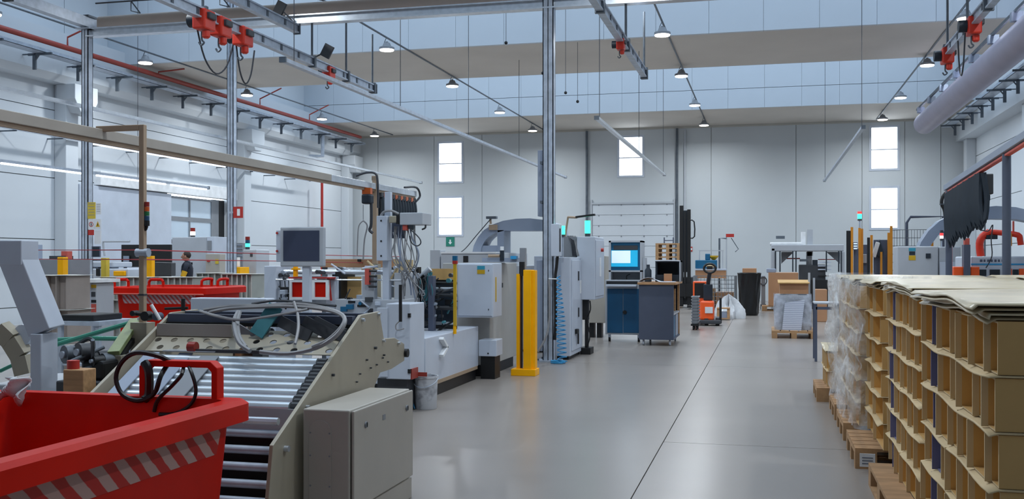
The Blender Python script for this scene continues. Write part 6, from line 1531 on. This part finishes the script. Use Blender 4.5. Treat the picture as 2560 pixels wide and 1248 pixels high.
# grey cabinet + stack light
Yg1 = Yat(490, 24)
t = thing('machine_cabinet', 'large blue-grey machine cabinet behind the worker', 'cabinet', base_at(485, Yg1+1))
FB(430, 593, 517, 700, Yg1+1.0, 1.0, .02).build('body', 'pale_grey', t, bev=.02); FB(517, 592, 536, 700, Yg1+1.0, .9, .02).build('side_door', 'white_paint', t, bev=.01); FB(518, 602, 528, 625, Yg1+.98, .02).build('vent', 'mid_grey', t)
FB(514, 635, 549, 700, Yg1+.7, .28, .02).build('switch_cabinet', 'cream_box', t, bev=.01); FB(517, 650, 524, 655, Yg1+.68, .02).build('red_switch', 'red_sign', t); FB(538, 648, 546, 660, Yg1+.69, .01).build('note', 'yellow_soft', t)
stacklight(482, 570, 593, Yg1+1.3, ['lens_red', 'white_light'], 'small stack light with white glow on the blue-grey machine cabinet', .06)
Yg2 = Yat(620, 22)
t = thing('machine_cabinet', 'narrow pale cabinet with green stack light right of the fire sign', 'cabinet', base_at(625, Yg2)); FB(607, 624, 641, 700, Yg2, .6, .02).build('body', 'pale_grey', t, bev=.02); FB(625, 632, 631, 642, Yg2-.01, .012).build('switch', 'dark_grey', t)
stacklight(619, 592, 624, Yg2+.2, ['lens_red', 'lens_blue', 'green_light'], 'slim stack light glowing green on the narrow pale cabinet', .05)
t = thing('guard_grid', 'grey wire guard block left of the narrow pale cabinet', 'guard', base_at(592, Yg2+.8)); FB(580, 608, 606, 700, Yg2+.8, .3, 0).build('frame', 'mid_grey', t)
m = MB()
for k in range(5): FB(581, 612+9*k, 605, 614+9*k, Yg2+.78, .02, m=m)
m.build('slats', 'blue_grey', t)
t = thing('spray_bottles', 'dark bottle and white canister behind the grey stacks', 'bottles', base_at(582, Yg2-.5)); 
FB(571, 668, 600, 690, Yg2-.6, .4, 0).build('yellow_crate', 'yellow', t, bev=.01); p = onY(578, 665, Yg2-.4); zc_ = onY(585, 667, Yg2-.6).z
cyl((p.x, Yg2-.4, zc_), (p.x, Yg2-.4, zc_+.24), .05, 10).build('bottle', 'black_blue', t, True); p = onY(593, 665, Yg2-.4); cyl((p.x, Yg2-.4, zc_), (p.x, Yg2-.4, zc_+.2), .06, 10).build('canister', 'white', t, True)
# black board, tilted screen
Yb1 = Yat(365, 23); t = thing('black_board', 'wide black screen board before the sliding door', 'board', base_at(365, Yb1)); FB(303, 612, 426, 668, Yb1, .08).build('panel', 'black', t, bev=.01)
for u in (312, 417): FB(u-3, 668, u+3, 700, Yb1+.02, .04, 0).build('leg', 'galv_dark', t)
FB(308, 640, 322, 668, Yb1-.05, .02).build('paper', 'blue_grey', t)
tube([onY(262, 640, Yb1), onY(258, 608, Yb1), onY(266, 604, Yb1), onY(325, 604, Yb1)], .025, 6, 2).build('pipe_arm', 'pale_grey', t, True)
Yb2 = Yat(400, 18.5); t = thing('tilted_console', 'dark grey tilted console behind the grey stack', 'console', base_at(400, Yb2)); q = [onY(u, v, Yb2) for u, v in ((376, 690), (428, 690), (428, 657), (384, 655))]
prism([(p.x, p.z) for p in q], 'y', Yb2, Yb2+.15).build('hood', 'dark_grey', t, bev=.01); FB(385, 690, 420, 710, Yb2+.02, .12, 0).build('pedestal', 'mid_grey', t)
# yellow guards
for i, (u0, u1, v0, v1, zc) in enumerate(((143, 157, 643, 684, 12.5), (252, 265, 645, 690, 17.5), (366, 379, 640, 690, 17.6))):
    Y = Yat(u0, zc); t = thing('yellow_post', 'short yellow guard post behind the %s' % ('stack at the left edge', 'grey-shaded stack left of the tall pole', 'tall beige pole')[i], 'guard post', base_at((u0+u1)/2, Y), 'yellow guard posts')
    FB(u0, v0, u1, 700, Y, .1, .02).build('post', 'yellow' if i != 1 else 'yellow_soft', t, bev=.006); p = base_at((u0+u1)/2, Y); box(p[0]-.1, p[0]+.1, Y-.05, Y+.15, 0, .02).build('foot', 'yellow', t)
# white finishing machine at left
Yl = Yat(240, 18.5); t = thing('finishing_machine', 'white finishing machine with yellow hoppers behind the left stacks', 'machine', base_at(240, Yl))
FB(185, 672, 320, 700, Yl, 1.2, .02).build('bed', 'white_paint', t, bev=.02); FB(205, 655, 282, 668, Yl+.2, .6).build('top_beam', 'pale_grey', t, bev=.02)
for u in (212, 240, 275): FB(u-5, 666, u+5, 674, Yl+.3, .2).build('strut', 'white_paint', t)
FB(196, 676, 220, 694, Yl-.06, .1).build('yellow_hopper', 'yellow', t, bev=.01); FB(283, 678, 310, 690, Yl-.06, .1).build('yellow_hopper', 'yellow', t, bev=.01)
FB(219, 648, 243, 652, Yl+.3, .2).build('dark_cover', 'dark_grey', t); FB(240, 672, 248, 690, Yl-.03, .04).build('black_slot', 'black', t)
Yl2 = Yat(212, 12.6); t = thing('control_cabinet', 'white control cabinet with yellow warning label at left', 'cabinet', base_at(212, Yl2))
FB(186, 706, 222, 800, Yl2, .4, .02).build('body', 'white_paint', t, bev=.012); FB(222, 708, 241, 800, Yl2+.05, .35, .02).build('side_panel', 'pale_grey', t, bev=.01)
FB(222, 712, 240, 720, Yl2+.045, .005).build('warning_label', 'sticker_yellow', t); FB(224, 730, 238, 742, Yl2+.045, .005).build('pictogram', 'dark_grey', t); FB(223, 750, 240, 757, Yl2+.045, .005).build('black_label', 'black', t); FB(223, 760, 240, 785, Yl2+.045, .005).build('red_print', 'red_worn', t)
cyl(onY(191, 724, Yl2-.01), onY(191, 724, Yl2), .012, 8).build('lock', 'black', t)
FB(190, 698, 238, 707, Yl2-.05, .5).build('top_tray', 'white', t)
t = thing('wall_screen', 'dark blue notice screen on the frame column at left', 'screen', tuple(onY(238, 643, 14.2))); FB(229, 616, 249, 643, 14.18, .03).build('panel', 'slate', t); FB(231, 618, 247, 641, 14.175, .005).build('glass', 'black_blue', t)
o = FB(57, 606, 101, 650, Yat(80, 20), .2).build('wall_box', 'blue_grey', None, bev=.01)
bw = o; tag(o, 'grey electrical box on the left wall at the left edge', 'box'); 
o.location.x = XL+.12; o.location.y = onX(80, 620, XL+.12).y; o.location.z = onX(80, 650, XL+.12).z
Yl3 = Yat(130, 12.2); t = thing('grey_console', 'grey console box above the stack at the left edge', 'console', base_at(135, Yl3+.9)); FB(85, 648, 176, 700, Yl3+.9, .4, 0.02).build('body', 'mid_grey', t, bev=.01); FB(123, 640, 158, 648, Yl3+1.0, .2).build('tray', 'dark_grey', t); FB(153, 628, 168, 648, Yl3+1.05, .1).build('case', 'red_worn', t)
# bench with black tray at left
Yl4 = Yat(200, 9.6); t = thing('work_bench', 'grey steel bench with lower shelf behind the gear mechanism', 'bench', base_at(200, Yl4)); a = onY(140, 803, Yl4); b = onY(248, 803, Yl4)
box(a.x, b.x, Yl4, Yl4+.6, a.z-.04, a.z).build('top', 'galv', t)
for xx in (a.x+.03, b.x-.03):
    for yy in (Yl4+.03, Yl4+.55): box(xx-.02, xx+.02, yy-.02, yy+.02, 0, a.z-.04).build('leg', 'galv', t)
box(a.x, b.x, Yl4+.02, Yl4+.58, .45, .47).build('shelf', 'galv', t)
o = box(a.x+.02, b.x-.1, Yl4+.05, Yl4+.5, a.z+.001, a.z+.06).build('oil_tray', 'black', None, bev=.01); tag(o, 'black oil tray lying on the grey steel bench', 'tray')
random.seed(2)
for k in range(5):
    x = a.x+.1+k*.075; o = MB().ball((x, Yl4+.2, .47+.035), .04, .05, .034).build('rag_ball', ('card_light', 'pale_grey')[k % 2], None, True); tag(o, 'crumpled cleaning rag on the shelf of the grey steel bench', 'rag', 'rags on the bench shelf')
# ================================================================== WORKER
def person(X, Y, face, H):
    t = thing('person', 'worker in dark shirt with yellow sleeve bending over the grey stack', 'person', (X, Y, 0))
    s = H/1.75
    V = [(0,0,.95),(0,0,1.12),(0,0,1.3),(0,0,1.44),(0.02,0,1.52), (-.02,.17,1.42),(-.02,.24,1.38),(.05,.29,1.12),(.26,.25,1.02),(.34,.23,1.01), (-.02,-.17,1.42),(-.02,-.24,1.38),(.05,-.29,1.12),(.26,-.25,1.02),(.34,-.23,1.01),
         (0,.1,.9),(.01,.11,.5),(0,.12,.09),(.14,.13,.04), (0,-.1,.9),(.01,-.11,.5),(0,-.12,.09),(.14,-.13,.04)]
    E = [(0,1),(1,2),(2,3),(3,4),(3,5),(5,6),(6,7),(7,8),(8,9),(3,10),(10,11),(11,12),(12,13),(13,14),(0,15),(15,16),(16,17),(17,18),(0,19),(19,20),(20,21),(21,22)]
    Rr = [.15,.14,.16,.09,.055,.07,.06,.045,.036,.032,.07,.06,.045,.036,.032,.1,.07,.045,.04,.1,.07,.045,.04]
    me = bpy.data.meshes.new('body'); me.from_pydata([Vector(p)*s for p in V], E, []); o = bpy.data.objects.new('body', me); COL.objects.link(o); o.parent = t; me.materials.append(M_('cloth_dark'))
    sk = o.modifiers.new('skin', 'SKIN'); 
    for i, d in enumerate(me.skin_vertices[0].data): d.radius = (Rr[i]*s, Rr[i]*s*(1.25 if i in (1, 2) else 1)); d.use_root = (i == 0)
    sd = o.modifiers.new('sub', 'SUBSURF'); sd.levels = 2; sd.render_levels = 2; sk.use_smooth_shade = True
    ORG['person'] = Vector((0,0,0))
    def part(m, nme, mt, par=t): ORG[par.name] = Vector((0,0,0)); oo = m.build(nme, mt, par, True); return oo
    hz_ = 1.63*s
    hd = part(MB().ball((.03*s, 0, hz_), .095*s, .078*s, .122*s, 18, 14), 'head', 'skin')
    part(MB().ball((.128*s, 0, hz_-.01*s), .022*s, .014*s, .028*s), 'nose', 'skin', hd)
    for y in (-.03, .03): part(MB().ball((.112*s, y*s, hz_+.018*s), .009*s), 'eye', 'black', hd)
    part(MB().ball((.112*s, 0, hz_-.062*s), .012*s, .026*s, .007*s), 'mouth', 'red_worn', hd)
    for y in (-.08, .08): part(MB().ball((.025*s, y*s, hz_-.005*s), .022*s, .01*s, .034*s), 'ear', 'skin', hd)
    part(MB().ball((.005*s, 0, hz_+.035*s), .1*s, .085*s, .1*s, 16, 12), 'hair', 'hair', hd)
    for y in (-1, 1):
        h_ = part(MB().ball((.385*s, y*.225*s, 1.005*s), .05*s, .04*s, .018*s), 'hand', 'skin')
        for k in range(4): part(MB().tube([(.42*s, (y*.225+(k-1.5)*.02)*s, 1.005*s), (.46*s, (y*.225+(k-1.5)*.022)*s, 1.0*s), (.485*s-.008*abs(k-1.5), (y*.225+(k-1.5)*.022)*s, .98*s)], .0085*s, 6, 3), 'finger', 'skin', h_)
        part(MB().tube([(.37*s, (y*.225-y*.035)*s, 1.0*s), (.4*s, (y*.225-y*.06)*s, 1.0*s), (.425*s, (y*.225-y*.06)*s, .99*s)], .009*s, 6, 3), 'thumb', 'skin', h_)
    part(MB().cyl((.0*s, .265*s, 1.27*s), (.04*s, .292*s, 1.14*s), .068*s, 14, .06*s), 'yellow_sleeve', 'cloth_yellow')
    t.location = (X, Y, 0); t.rotation_euler = (0, 0, face); return t
pp0 = at(468, 652, 23.5)
person(pp0.x, pp0.y, math.radians(200), 1.66)
